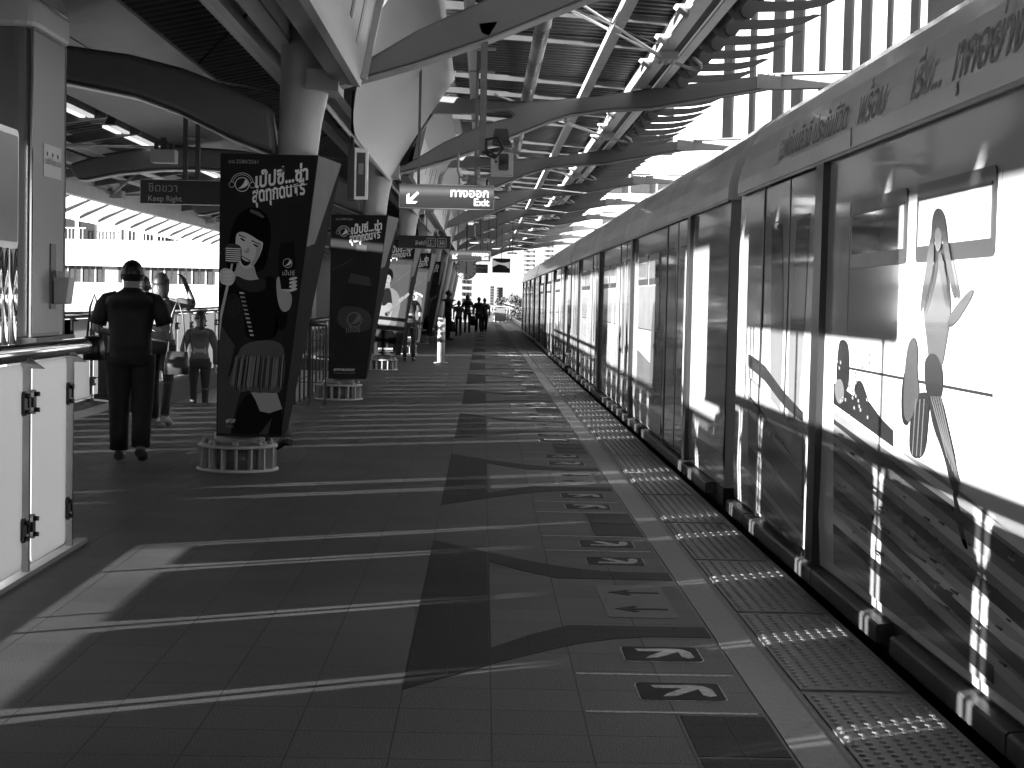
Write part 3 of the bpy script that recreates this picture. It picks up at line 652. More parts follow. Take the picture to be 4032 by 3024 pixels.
# open bar railing around the stair mouth
def bar_rail(x0, x1, y0, y1, label):
    o = empty('bar_railing', (x0, y0, 0), label, 'railing', 'dark bar railings round the stairs')
    dx, dy = x1 - x0, y1 - y0; L = math.hypot(dx, dy); nn_ = max(2, int(L / .55))
    MB().tube([(0, 0, 1.07), (dx, dy, 1.07)], .035, 12).build('handrail', G(.02, .3), o)
    for k in range(nn_ + 1):
        t = k / nn_; MB().box(dx * t - .012, dx * t + .012, dy * t - .012, dy * t + .012, 0, 1.06).build('post', G(.02, .4), o)
    for z in (.3, .6, .85): MB().tube([(0, 0, z), (dx, dy, z)], .006, 6).build('wire', G(.03, .4), o)
    return o
bar_rail(-5.13, -4.85, 22.05, 22.05, 'short dark railing with posts beside the pillar at the stair mouth')
bar_rail(-2.46, -2.46, 22.1, 39.8, 'dark bar railing behind the columns along the right side of the stairs')
bar_rail(-2.46, -2.06, 22.05, 22.05, 'short dark railing seen between the first two posters')
MB_box = MB().box(-4.98, -4.86, 21.8, 21.98, 0, .95).box(-5.02, -4.82, 21.75, 22.02, 0, .1)
tag(MB_box.build('ticket_post', G(.01, .5)), 'squat dark post at the stair mouth, left of the man', 'post')

# ------------------------------------------------------------------ kiosk, pillar, board (left edge)
kb = empty('service_pillar', (-2.6, 9.62, 0), 'grey panelled pillar on a white counter at the left edge', 'pillar')
MB().prism(rrect(-1.1, 0, 0, .82, .09, 5), 'z', 1.17, 2.93).build('panel', G(.07, .38, var=.05, scale=1.5), kb)
MB().prism(rrect(-1.14, .035, -.035, .86, .11, 5), 'z', 2.93, 3.10).build('cornice', G(.36, .4, var=.05), kb, bevel=.03)
MB().box(.001, .006, .05, .77, 1.19, 2.92).build('side_panel', G(.2, .4, var=.04, scale=1), kb)
MB().box(.001, .012, .775, .80, 1.17, 2.93).build('corner_strip', M_chrome, kb)
MB().box(.001, .012, .02, .045, 1.17, 2.93).build('corner_strip', M_chrome, kb)
MB().box(-1.0, .05, .0, .9, 1.13, 1.168).build('counter_top', M_black, kb)
MB().box(-1.2, .225, .06, .14, 0.0, 1.10).box(-.04, .0, -.42, .06, 0.0, 1.10).build('counter_wall', G(.8, .4, var=.03), kb)  # second box added to stop sun slipping past the railing end
MB().prism([(-1.3, 3.12), (.0, 3.12), (-.15, 3.5), (-1.3, 3.5)], 'y', -.6, .9).build('fascia', G(.3, .4), kb)
# wall sign with three little figures and writing
ws = empty('notice_plate', (-2.594, 9.9, 2.2), 'small pale notice plate high on the grey pillar', 'notice')
MB().box(0, .006, .0, .40, -.09, .10).build('plate', G(.42, .4, var=.04), ws)
for k, t in enumerate(('ระวังที่', 'พื้นต่าง', 'ระดับ')):
    text(t, ws, G(.06, .5), (-2.586, 9.935 + .125 * k, 2.185), (0, 1, 0), (0, 0, 1), .05, maxw=.11, bold=.02)
    MB().ball((.009, .07 + .12 * k, .045), .003, .014, .014, 8, 6).build('emblem', G(.08, .5), ws)
ep = empty('extinguisher_sign', (-2.594, 10.07, 1.5), 'narrow dark sign with an arrow above a leaflet box on the pillar', 'sign')
MB().box(0, .008, 0, .12, -.17, .22).build('plate', G(.05, .4), ep)
MB().add([(.012, .03, .0), (.012, .06, .05), (.012, .09, .0), (.012, .07, .0), (.012, .07, -.06), (.012, .05, -.06), (.012, .05, .0)], [tuple(range(7))]).build('arrow', G(.45, .5), ep)
lf = empty('leaflet_box', (-2.58, 10.1, 1.36), 'slanted pale leaflet holder on the pillar below the arrow sign', 'box')
MB().prism([(0, 0), (.07, .0), (.09, .16), (0, .16)], 'y', .02, .17).build('holder', G(.3, .35), lf)
MB().box(.015, .06, .04, .15, .10, .20).build('leaflets', G(.5, .6), lf)
bd = empty('map_board', (-2.5, 9.05, 0), 'dark framed board on chrome tubes at the left edge', 'board')
MB().prism(rrect(-4.15, 0, 1.66, 2.29, .04), 'x', -.03, .0).build('board_frame', G(.5, .3, metal=1), bd)
MB().prism(rrect(-4.10, -.035, 1.695, 2.255, .02), 'x', .002, .006).build('board_face', G(.06, .3, var=.04), bd)
for yy in (-.03, -.20, -.32, -1.9, -3.9): MB().tube([(-.015, yy, 1.13), (-.015, yy, 1.66)], .022, 12).build('tube', M_chrome, bd)
MB().box(-.06, .03, -4.1, .05, 1.10, 1.13).build('ledge', M_steel, bd)
for yy in (-4.05, -2.0, .03): MB().box(-.05, -.03, yy - .01, yy + .01, 0, 1.10).build('leg', M_steel, bd)
# added pieces that block the sun: tall block, wall, dark box, board
ls = empty('sun_block', (-5.6, 11.1, 0), 'unseen grey block added beyond the left edge to shade the first poster', 'sun blocker')  # unseen block added to keep the sun off the first poster
MB().prism(rrect(-.5, .42, 0, 2.15, .08), 'z', 0, 3.1).build('block_wall', G(.3, .4), ls)
MB().box(.421, .43, .5, 1.6, .05, 2.1).build('block_plate', M_steel, ls)
se = empty('sun_block_wall', (-2.75, -14, 0), 'unseen grey wall added beside and behind the camera to block the sun', 'wall')  # added out of view to cut sun on the nearest train side
MB().box(-.08, .08, 0, 16.55, 0, 3.3).build('wall_panel', G(.12, .5), se); MB().box(-.10, .10, 0, 16.6, 3.3, 3.4).build('coping', G(.2, .4), se)
sr_ = empty('shade_box', (-5.9, 44, 0), 'dark low box added behind the far columns to shade the passengers', 'room')  # added mass that puts the distant passengers in shade
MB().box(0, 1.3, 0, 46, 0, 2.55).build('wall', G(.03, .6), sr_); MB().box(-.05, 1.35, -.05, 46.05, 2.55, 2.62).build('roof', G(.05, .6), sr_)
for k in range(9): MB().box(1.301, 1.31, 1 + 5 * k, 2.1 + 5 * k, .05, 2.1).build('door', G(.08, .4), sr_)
hm = empty('sun_block_board', (-6.0, 19.9, 1.0), 'large unseen board added behind the pillar to shade the bottle poster', 'board')  # added out of sight, shades the bottle poster below its slogan
MB().box(-.03, .03, 0, 2.4, 0, 1.45).build('board_face', G(.1, .4), hm)
for yy in (.2, 2.2): MB().box(-.02, .02, yy, yy + .05, -1.0, 0).build('leg', M_steel, hm)
# V shaped stair handrail outside the frame on the left, whose shadow bends on the train
vr = empty('stair_handrail', (-5.15, 8.0, 0), 'sloping stair handrail outside the view on the left', 'handrail')
MB().tube([(0, .3, 1.37), (0, 1.9, .88), (0, 3.4, 1.37)], .045, 12).build('handrail', M_chrome, vr)
for yy, z in ((.3, 1.37), (1.3, 1.05), (1.9, .88), (2.6, 1.1)): MB().tube([(0, yy, 0), (0, yy, z)], .02, 8).build('post', M_steel, vr)

# ------------------------------------------------------------------ signs
def exit_sign(x0, x1, y, z0, z1, label):
    o = empty('exit_sign', ((x0 + x1) / 2, y, z0), label, 'sign', 'lit exit signs')
    wd = x1 - x0; h = z1 - z0; cx = (x0 + x1) / 2
    MB().box(-wd / 2, wd / 2, 0, .12, 0, h).build('case', G(.04, .4), o)
    m = MB(); t = .008
    for a in ((-wd / 2, wd / 2, 0, t), (-wd / 2, wd / 2, h - t, h)): m.box(a[0], a[1], -.006, 0, a[2], a[3])
    m.box(-wd / 2, -wd / 2 + t, -.006, 0, t, h - t); m.box(wd / 2 - t, wd / 2, -.006, 0, t, h - t); m.build('frame', M_chrome, o)
    # back-lit face, its tube brightest behind the upper third
    mm = bpy.data.materials.get('sign_face')
    if not mm:
        mm = bpy.data.materials.new('sign_face'); mm.use_nodes = True; n = mm.node_tree; p = n.nodes['Principled BSDF']
        p.inputs['Base Color'].default_value = (.06, .06, .06, 1)
        tc = n.nodes.new('ShaderNodeTexCoord'); sx = n.nodes.new('ShaderNodeSeparateXYZ'); n.links.new(tc.outputs['Generated'], sx.inputs[0])
        cr_ = n.nodes.new('ShaderNodeValToRGB'); n.links.new(sx.outputs['Z'], cr_.inputs[0])
        e = cr_.color_ramp.elements; e[0].position = 0; e[0].color = (.008,) * 3 + (1,); e[1].position = 1; e[1].color = (.007,) * 3 + (1,)
        q = e.new(.74); q.color = (.045,) * 3 + (1,); q = e.new(.5); q.color = (.014,) * 3 + (1,)
        n.links.new(cr_.outputs[0], p.inputs['Emission Color']); p.inputs['Emission Strength'].default_value = 1
    MB().box(-wd / 2 + t, wd / 2 - t, -.004, -.002, t, h - t).build('lit_face', mm, o)
    E = emit(.42)
    k = h / .275
    text('ทางออก', o, E, (x1 - .055 * k, y - .006, z0 + .14 * k), (1, 0, 0), (0, 0, 1), .135 * k, 'RIGHT', bold=.015)
    text('Exit', o, E, (x1 - .055 * k, y - .006, z0 + .045 * k), (1, 0, 0), (0, 0, 1), .115 * k, 'RIGHT', bold=.015)
    a = [(0, 0), (.10, 0), (.125, .025), (.055, .026), (.14, .115), (.12, .135), (.03, .05), (.03, .115), (0, .095)]
    MB().add([(-wd / 2 + .085 * k + u * k, -.006, .055 * k + v * k) for u, v in a], [tuple(range(len(a)))]).build('arrow', E, o)
    for xx in (-wd * .3, wd * .3): MB().box(xx - .015, xx + .015, .05, .08, h, 4.2 - z0).build('hanger', M_paintD, o)
exit_sign(-.98, .093, 19.0, 2.447, 2.722, 'large lit exit sign with an arrow, hanging over the middle of the platform')
exit_sign(-.798, .133, 38.0, 2.285, 2.52, 'smaller lit exit sign farther down the platform, above the clock')
kr = empty('keep_right_sign', (-3.44, 19.0, 2.43), 'black hanging sign reading keep right beside the first poster', 'sign')
MB().box(-.45, .62, 0, .10, 0, .275).build('case', G(.008, .4), kr)
MB().box(-.45, .62, -.006, -.001, 0, .006).box(-.45, .62, -.006, -.001, .269, .275).box(-.45, -.444, -.006, -.001, .006, .269).build('frame', G(.4, .3, metal=1), kr)
text('ชิดขวา', kr, G(.3, .5), (-3.80, 18.99, 2.57), (1, 0, 0), (0, 0, 1), .13)
text('Keep Right', kr, G(.4, .5), (-3.80, 18.99, 2.465), (1, 0, 0), (0, 0, 1), .085, bold=.01)
MB().add([(.50, -.006, .20), (.53, -.006, .20), (.62, -.006, .12), (.59, -.006, .10)], [(0, 1, 2, 3)]).build('arrow', G(.3, .5), kr)
for x in (.02, .16): MB().box(x, x + .05, .03, .08, .275, 1.0).build('hanger', G(.06, .5), kr)
ac = empty('facilities_sign', (-1.15, 32, 2.37), 'black sign with wheelchair and lift symbols behind the exit sign', 'sign')
MB().box(-.5, .5, 0, .1, 0, .245).build('case', G(.006, .4), ac)
MB().box(.494, .5, -.006, -.001, .0, .245).box(-.5, .5, -.006, -.001, -.0, .005).build('frame', G(.4, .3, metal=1), ac)
def outline(parent, x0, x1, z0, z1, t, m, y=-.008):
    a = rrect(x0, x1, z0, z1, .02); b = rrect(x0 + t, x1 - t, z0 + t, z1 - t, .016); n_ = len(a)
    MB().add([(u, y, v) for u, v in a + b], [(k, (k + 1) % n_, (k + 1) % n_ + n_, k + n_) for k in range(n_)]).build('symbol_frame', m, parent)
Wm = G(.5, .5)
for x in (.13, .33):
    outline(ac, x - .085, x + .085, .035, .205, .007, Wm); outline(ac, x - .055, x + .055, .055, .17, .005, Wm)
m = MB(); m.add([(.10 + .03 * math.cos(k * .45), -.009, .09 + .028 * math.sin(k * .45)) for k in range(7, 14)] + [(.10 + .02 * math.cos(k * .45), -.009, .09 + .018 * math.sin(k * .45)) for k in range(13, 6, -1)], [tuple(range(14))])
m.box(.115, .122, -.010, -.009, .09, .14).ball((.118, -.009, .15), .009, .001, .009, 8, 6).box(.12, .15, -.010, -.009, .088, .096).build('wheelchair_symbol', Wm, ac)
m = MB()
for x in (.31, .35): m.ball((x, -.009, .145), .008, .001, .008, 8, 6).box(x - .01, x + .01, -.010, -.009, .085, .132)
m.build('lift_symbol', Wm, ac)
text('ลิฟต์', ac, Wm, (-1.33, 31.99, 2.44), (1, 0, 0), (0, 0, 1), .11)
MB().box(.02, .045, .03, .06, .245, 1.1).build('hanger', M_paintD, ac)
ss = empty('small_light_box', (-1.36, 17.0, 2.42), 'narrow upright framed box hanging beside the first column', 'sign')
MB().box(-.04, .03, 0, .35, 0, .52).build('case', G(.05, .4), ss); 
MB().add([(.031, .0, .0), (.16, .02, .0), (.16, .02, .5), (.031, 0, .52), (.031, .3, .0), (.15, .3, .03), (.15, .3, .5), (.031, .3, .52)], [(0, 1, 2, 3), (1, 5, 6, 2), (5, 4, 7, 6), (0, 4, 5, 1), (3, 2, 6, 7)]).build('frame', G(.5, .3, metal=1), ss)
MB().box(.05, .14, -.004, .001, .03, .47).build('face', G(.08, .4), ss)
MB().box(.07, .12, -.008, -.005, .25, .36).build('symbol', G(.3, .5), ss); MB().box(-.02, .01, .1, .14, .52, 1.1).build('hanger', M_dark, ss)
# hanging pole with camera and equipment box
hp = empty('equipment_pole', (-.035, 13.75, 2.62), 'thin steel pole hanging from the first rib with cables and a camera box', 'pole')
MB().box(-.03, .025, -.025, .025, .0, .98).build('pole', G(.16, .35, metal=.5), hp)
MB().prism([(-.03, .98), (-.05, 1.05), (.10, 1.07), (.03, .95)], 'y', -.05, .05).build('clamp', M_dark, hp)
MB().tube([(0, -.03, .02), (.10, -.06, -.03), (.17, -.05, .05), (.12, -.05, .14), (.03, -.04, .12), (.03, -.04, .04), (.12, -.05, -.02)], .012, 8).build('cable', M_black, hp)
MB().tube([(-.0, -.0, .02), (.15, .0, .05), (.30, .3, .05)], .018, 8).build('arm', M_dark, hp)
cb = empty('signal_box', (.135, 14.6, 2.52), 'pale metal box with a dark rounded window hanging from the pole', 'box')
MB().box(-.10, .095, 0, .20, 0, .21).build('case', G(.42, .4), cb, bevel=.004)
MB().prism(rrect(-.03, .055, .04, .185, .015), 'y', -.006, .0).build('window', G(.02, .15), cb)
MB().tube([(-.055, -.005, .115), (-.055, .001, .115)], .011, 12).build('lens', M_black, cb)
MB().box(-.09, .07, .02, .15, .26, .30).box(-.02, .02, .05, .09, .21, .26).prism([(-.09, .30), (.06, .30), (.04, .40), (-.07, .40)], 'y', 0, .18).build('camera_housing', G(.03, .4), cb)
def cctv(x, y, z, label, s=1):
    o = empty('security_camera', (x, y, z), label, 'security camera', 'cylinder security cameras')
    MB().tube([(.0, 0, .35 * s), (0, 0, .12 * s), (.02 * s, 0, .05 * s), (.06 * s, 0, .02 * s)], .018 * s, 10).build('bracket', M_lt, o)
    MB().tube([(.06 * s, 0, .02 * s), (.16 * s, 0, .0)], .04 * s, 12).build('joint', M_paint, o)
    MB().tube([(.14 * s, 0, .0), (.38 * s, -.02, -.03 * s)], .05 * s, 14).build('camera_body', G(.25, .4), o)
    MB().tube([(.38 * s, -.02, -.03 * s), (.41 * s, -.022, -.034 * s)], .045 * s, 14).build('lens', M_black, o)
cctv(-.38, 22.5, 3.03, 'cylinder security camera hanging above the lit exit sign')
cctv(-.25, 40, 2.85, 'small security camera far down under the canopy, near the lamps')
pj = empty('hanging_box', (-3.45, 18, 2.82), 'white square box hanging from a bracket above the keep right sign', 'box')
MB().box(-.13, .13, 0, .2, 0, .14).build('case', G(.4, .4), pj, bevel=.006)
m = MB().box(-.10, -.06, .05, .10, .14, .20).box(.06, .10, .05, .10, .14, .20).box(-.03, .03, .05, .1, .14, .27).tube([(-.1, .07, .2), (0, .07, .24), (.1, .07, .19)], .012, 6)
m.build('bracket', M_dark, pj)
ck = empty('hanging_clock', (-.475, 44, 2.215), 'round white platform clock below the second exit sign', 'clock')
MB().tube([(0, 0, 0), (0, .1, 0)], .285, 32).build('clock_case', G(.05, .4), ck)
MB().tube([(0, -.004, 0), (0, -.001, 0)], .262, 32).build('clock_face', G(.25, .4), ck)
m = MB()
for k in range(12):
    a = k * math.pi / 6; m.add([(math.sin(a) * r + t * math.cos(a), -.007, math.cos(a) * r - t * math.sin(a)) for r, t in ((.20, -.012), (.25, -.012), (.25, .012), (.20, .012))], [(0, 1, 2, 3)])
m.build('hour_marks', M_black, ck)
MB().box(-.012, .012, -.010, -.009, -.03, .22).build('minute_hand', M_black, ck)
MB().box(-.015, .015, -.012, -.011, -.14, .03).build('hour_hand', M_black, ck); MB().box(-.02, .02, .03, .06, .28, 1.5).build('hanger', M_dark, ck)
mo = empty('ceiling_screen', (.60, 60, 2.38), 'dark hanging screen with a landscape picture at the end of the canopy', 'screen')
MB().box(-.32, .32, 0, .1, 0, .51).build('screen_case', M_black, mo)
MB().prism([(-.30, .20), (-.1, .30), (.12, .26), (.30, .14), (.30, .40), (.15, .36), (0, .35), (-.18, .39), (-.30, .47)], 'y', -.006, -.003).build('picture', emit(.04), mo)
MB().box(-.01, .01, .04, .06, .51, 1.6).build('hanger', M_dark, mo)
s3 = empty('way_out_sign', (-.137, 50, 2.2), 'small dim hanging sign partly behind the clock', 'sign')
MB().box(-.24, .24, 0, .1, 0, .26).build('case', G(.03, .4), s3); text('ทางออกฉุกเฉิน', s3, G(.3, .5), (-.34, 49.99, 2.33), (1, 0, 0), (0, 0, 1), .1, maxw=.42)
text('Emergency Exit', s3, G(.2, .5), (-.32, 49.99, 2.25), (1, 0, 0), (0, 0, 1), .05, maxw=.4); MB().box(-.01, .01, .04, .06, .26, 1.8).build('hanger', M_dark, s3)
for k, (x, y) in enumerate(((.10, 46), (-.3, 47), (.35, 52), (.95, 58), (.1, 64), (.7, 70))):
    o = empty('ceiling_lamp', (x, y, 3.0 - .0 * k), ['bright oval lamp just above the second exit sign', 'bright oval lamp left of the small security camera', 'round lamp right of the second exit sign', 'bright slim lamp above the hanging screen', 'small lamp below the clock, far away', 'farthest small lamp under the canopy'][k], 'lamp', 'lamps far down the canopy')
    MB().rings([(0, 0, 0, .16, .3), (0, 0, .05, .18, .34)], 14).build('lamp_body', G(.3, .4), o); MB().rings([(0, 0, -.012, .13, .26), (0, 0, -.002, .13, .26)], 14).build('diffuser', emit(.25), o)
    MB().box(-.01, .01, -.01, .01, .05, 1.2).build('hanger', M_dark, o)
# bollard
bo = empty('bollard', (-.925, 37.2, 0), 'shiny striped steel bollard standing in the middle distance', 'bollard')
MB().rings([(0, 0, 0, .16, .16), (0, 0, .015, .16, .16)], 20).build('base_plate', M_paint, bo)
MB().rings([(0, 0, .015, .085, .085), (0, 0, .98, .085, .085), (0, 0, 1.0, .075, .075)], 24).build('bollard_tube', G(.4, .3, metal=.35), bo)
for z in (.45, .62, .79): MB().rings([(0, 0, z, .088, .088), (0, 0, z + .07, .088, .088)], 24, False).build('band', G(.06, .3), bo)
# fence at the end of the platform
fe = empty('end_fence', (1.0, 100, 0), 'low framed fence panel closing the far end of the platform', 'fence')
MB().box(-.58, .55, -.03, .03, .97, 1.02).build('handrail', M_lt, fe)
for x in (-.57, -.42, .35, .52): MB().box(x, x + .05, -.03, .03, 0, .97).build('post', G(.4, .4), fe)
MB().box(-.33, .30, -.02, .02, .1, .9).build('panel', G(.12, .4), fe); MB().box(-.58, .55, -.03, .03, .02, .08).build('bottom_rail', M_lt, fe)
for z in (.2, .75):
    for x in (-.40, .28): MB().box(x, x + .09, -.05, -.031, z, z + .07).build('bracket', M_black, fe)
for x0, x1, lb in ((-5.8, -2.9, 'left'), (-2.7, .3, 'middle')):
    f = empty('end_fence', ((x0 + x1) / 2, 100, 0), 'low fence at the far platform end, ' + ('beside the left edge' if lb == 'left' else 'behind the distant passengers'), 'fence'); h = (x1 - x0) / 2
    MB().box(-h, h, -.03, .03, .97, 1.02).build('handrail', M_lt, f); MB().box(-h, h, -.02, .02, .1, .9).build('panel', G(.2, .4), f)
    for k in range(4): MB().box(-h + k * .9, -h + k * .9 + .05, -.035, .035, 0, .97).build('post', G(.4, .4), f)

# ------------------------------------------------------------------ train
exec_train = True
XT = 1.78
TK = 1.035
M_body = G(.5, .10, var=.05, scale=.7, spec=.5, coat=.7)
M_fasc = G(.85, .22, var=.08, scale=1.2, coat=.3)
M_seal = G(.012, .3); M_glass = G(.10, .06, var=.03, spec=.8, coat=1.0)
def yzat(px, py):
    """photo measurement -> (y, z) on the plane of the train's side"""
    d = RM @ Vector(((px - W_ / 2) / F_, (H_ / 2 - py) / F_, -1)); t = XT / d.x
    return (d.y * t, HC + d.z * t)
SEC = [(1.79, .10), (1.775, .35), (XT, .6), (XT, 1.9), (1.785, 2.215)]
FAS = [(1.765, 2.205), (1.755, 2.215), (1.760, 2.30), (1.79, 2.42), (1.84, 2.55), (1.93, 2.68), (2.05, 2.78), (2.25, 2.86), (2.55, 2.90), (3.05, 2.93), (3.05, 2.2)]
def make_car(first):
    L = 21.75; o = empty('train_car', (0, 0, 0))
    doors = [3.15 + 5.55 * k for k in range(4)]; dw = .86
    segs = []; prev = .0
    for d in doors: segs.append((prev, d - dw)); prev = d + dw
    segs.append((prev, L))
    b = MB()
    for a, c in segs:
        for (x0, z0), (x1, z1) in zip(SEC, SEC[1:]):
            b.quad((x0, a, z0), (x0, c, z0), (x1, c, z1), (x1, a, z1))
        b.quad((1.79, a, .10), (1.90, a, .10), (1.90, a, 2.215), (1.785, a, 2.215)); b.quad((1.79, c, .10), (1.90, c, .10), (1.90, c, 2.215), (1.785, c, 2.215))
    b.box(1.90, 4.5, 0, L, .0, 2.6); b.build('body', M_body, o)
    MB().prism(FAS, 'y', -.02, L + .02).build('roof_cove', M_fasc, o)
    MB().prism([(2.55, 2.90), (3.4, 2.98), (4.3, 2.85), (4.5, 2.3), (3.06, 2.3)], 'y', 0, L).build('roof', G(.7, .4), o)
    MB().box(1.757, 1.768, 0, L, 2.195, 2.207).build('drip_rail', G(.4, .3, metal=.5), o)
    MB().box(1.80, 4.4, .1, L - .1, -.9, .10).build('underframe', M_black, o)
    # step boards
    for k in range(4):
        for a, c in ((doors[k] - 2.6, doors[k] - 1.15), (doors[k] - 1.13, doors[k] + 1.13), (doors[k] + 1.15, doors[k] + 2.7)):
            a = max(a, .05); c = min(c, L - .05)
            if c - a > .2: MB().prism([(1.725, .0), (1.725, .07), (1.735, .08), (1.80, .085), (1.80, .0)], 'y', a, c).build('step_board', G(.07, .4, metal=.4, var=.3, scale=10), o)
    for k, d in enumerate(doors):
        MB().box(1.80, 1.90, d - dw, d + dw, .10, 2.2).build('door_recess', M_black, o)
        MB().box(1.745, 1.80, d - dw - .20, d - dw - .005, .10, 2.19).build('door_pillar', M_seal, o)
        MB().box(1.765, 1.80, d + dw + .005, d + dw + .05, .10, 2.19).build('door_pillar', M_seal, o)
        for s in (-1, 1):
            dr = MB().box(1.772, 1.80, *sorted((d + s * .012, d + s * dw)), .12, 2.185).build('door', M_body, o, bevel=.006)
            # tapered window in each leaf
            ya, yb = d + s * .10, d + s * .62
            w_ = MB().prism([(ya + s * .13, 1.93), (yb - s * .02, 1.95), (yb - s * .10, 1.2), (yb - s * .18, .80), (ya + s * .04, .78), (ya, 1.2)], 'x', 1.769, 1.7715).build('door_window', G(.16, .1, var=.05, coat=.6), dr)
            MB().box(1.766, 1.7685, *sorted((ya + s * .13, yb - s * .02)), 1.945, 1.955).build('window_seal', M_seal, dr)
        MB().box(1.768, 1.80, d - .011, d + .011, .12, 2.185).build('door_seal', M_seal, o)
    wins = [(doors[k] + 1.62, doors[k] + 2.68) for k in range(3)] + [(doors[k] + 2.85, doors[k] + 3.92) for k in range(3)]
    for a, c in wins:
        f = MB().prism(rrect(a, c, 1.635, 1.955, .03), 'x', XT - .008, XT - .001).build('window_frame', G(.025, .3), o)
        MB().box(XT - .011, XT - .0085, a + .04, c - .04, 1.70, 1.885).build('window_pane', G(.34, .06, var=.03, coat=1.0), f)
        MB().box(XT - .013, XT - .0085, a + .03, c - .03, 1.89, 1.90).build('window_bar', G(.006, .3), f)
    for k in range(3):
        a = doors[k] + 1.58; c = doors[k] + 3.96
        MB().box(XT - .003, XT - .001, a, c, 1.145, 1.157).build('window_seal', G(.01, .4), o)
        MB().box(XT - .003, XT - .001, a - .01, a, 1.13, 1.95).build('window_edge', G(.4, .4), o); MB().box(XT - .003, XT - .001, c, c + .01, 1.13, 1.95).build('window_edge', G(.4, .4), o)
    return o
car = make_car(True)
cars = []
for k in range(4):
    c = car if k == 0 else copy_tree(car)
    y = 11.93 - 21.75 - .22 + 22.25 * k + (0.0)
    c.location = (0, y, 0)
    tag(c, ['nearest train car, white with printed picture and Thai writing on the roof edge', 'second train car from the camera, behind the first dark gap', 'third train car, its doors striped by shadows', 'farthest train car by the end of the platform'][k], 'train car', 'cars of the train at the platform')
    cars.append(c)
for k in range(3):
    y = 11.93 - .22 + 22.25 * k
    o = empty('car_gangway', (0, y, 0), ['black rubber gangway between the first two train cars', 'black rubber gangway between the second and third train cars', 'black rubber gangway before the farthest train car'][k], 'gangway', 'gangways between the train cars')
    g = MB()
    for j in range(6): g.box(1.95 if j % 2 else 1.98, 4.2, .01 + j * .08, .07 + j * .08, .0, 2.5)
    g.build('bellows', M_black, o)
# printed picture on the nearest car (flat vinyl, on its side)
def vin(name, pts, val, d=.004, rough=.2, par=None, conv=True):
    if name in SOFT: pts = smooth(list(pts))
    q = [yzat(*p) for p in pts] if conv else pts
    par = par or cars[0]
    ob = MB().add([(XT - d, y - par.location.y, z) for y, z in q], [tuple(range(len(q)))]).build(name, G(val, rough, var=.1, scale=3, coat=.4), par)
    return ob
def strip(a, b, wa, wb): return [a, b, (b[0], b[1] + wb), (a[0], a[1] + wa)]
# road and river bands sweeping down to the right across the end of the near car
vin('printed_ground', [(1802, 870), (1850, 915), (1930, 965), (2010, 1010), (2100, 1080), (2240, 1200), (2240, 1560), (2120, 1470), (1900, 1300), (1802, 1218)], .16, .0032)
for i, (a, b, wa, wb, v) in enumerate((((1802, 872), (2240, 1190), 14, 26, .5), ((1802, 905), (2240, 1225), 10, 40, .02), ((1802, 940), (2240, 1290), 16, 30, .35), ((1802, 975), (2240, 1345), 14, 40, .012), ((1802, 1015), (2240, 1400), 18, 30, .30), ((1802, 1050), (2240, 1455), 22, 36, .018), ((1802, 1092), (2240, 1500), 14, 34, .26), ((1802, 1130), (2150, 1440), 20, 40, .012))):
    vin('printed_band', strip(a, b, wa, wb), v, .0040 + i * .0002)
for k in range(60):
    a = random.Random(k); x = a.uniform(1810, 2190); t = (x - 1802) / 438; y = 900 + t * 330 + a.uniform(0, 220 + 60 * t)
    if y > 1205 + (x - 1802) * .78: continue
    l = a.uniform(4, 20); vin('printed_fleck', [(x, y), (x + l, y + l * .55), (x + l * .8, y + l * .8 + 2), (x - 1, y + 3)], a.choice([.01, .16, .03]), .0062)
# skyline
sk = [(1802, 828), (1822, 838), (1840, 852), (1856, 862), (1878, 868), (1905, 905), (1930, 930), (1930, 965), (1850, 915), (1802, 872)]
vin('printed_skyline', sk, .012, .0034)
vin('printed_tower', [(1812, 740), (1822, 732), (1834, 742), (1836, 800), (1832, 850), (1806, 840)], .012, .0036)
vin('printed_drum', [(1803, 840), (1808, 820), (1820, 818), (1826, 845), (1822, 872), (1810, 872)], .10, .0040)
vin('printed_figure', [(1846, 830), (1860, 818), (1872, 850), (1880, 880), (1870, 930), (1852, 925), (1846, 880)], .012, .0038)
for k in range(26):
    a = random.Random(k + 9); x = a.uniform(1808, 1880); y = a.uniform(760, 905); vin('printed_light', [(x, y), (x + 3, y + 1), (x + 3, y + 8), (x, y + 7)], .18, .0045)
# walking guitarist
vin('printed_hair', [(2020, 490), (2024, 458), (2036, 447), (2048, 462), (2054, 500), (2056, 540), (2048, 550), (2044, 510), (2034, 492), (2026, 505), (2024, 560), (2018, 560)], .010, .0150)
vin('printed_hair', [(2022, 500), (2027, 540), (2022, 590), (2008, 650), (1994, 690), (1998, 640), (2008, 580), (2014, 530)], .012, .0152)
vin('printed_hair', [(2046, 500), (2056, 520), (2064, 570), (2072, 610), (2078, 640), (2070, 650), (2060, 610), (2050, 560)], .010, .0152)
vin('printed_hair', [(2038, 540), (2046, 560), (2052, 620), (2058, 668), (2050, 660), (2042, 610), (2034, 570)], .016, .0153)
vin('printed_coat', [(2002, 620), (2020, 560), (2044, 560), (2054, 620), (2056, 680), (2046, 740), (2036, 800), (2010, 800), (2002, 720), (1996, 680)], .05, .0038)
vin('printed_face', [(2026, 500), (2036, 488), (2044, 508), (2040, 540), (2030, 545)], .045, .0155)
vin('printed_arm', [(2044, 690), (2100, 620), (2108, 634), (2056, 716)], .018, .0042)
vin('printed_guitar', [(1958, 780), (1964, 740), (1978, 724), (1986, 760), (1982, 800), (1990, 850), (1972, 905), (1956, 920), (1950, 880), (1954, 830)], .04, .0044)
vin('printed_guitar_edge', [(1958, 790), (1953, 860), (1955, 905), (1966, 912), (1958, 922), (1949, 905), (1949, 840)], .01, .0046)
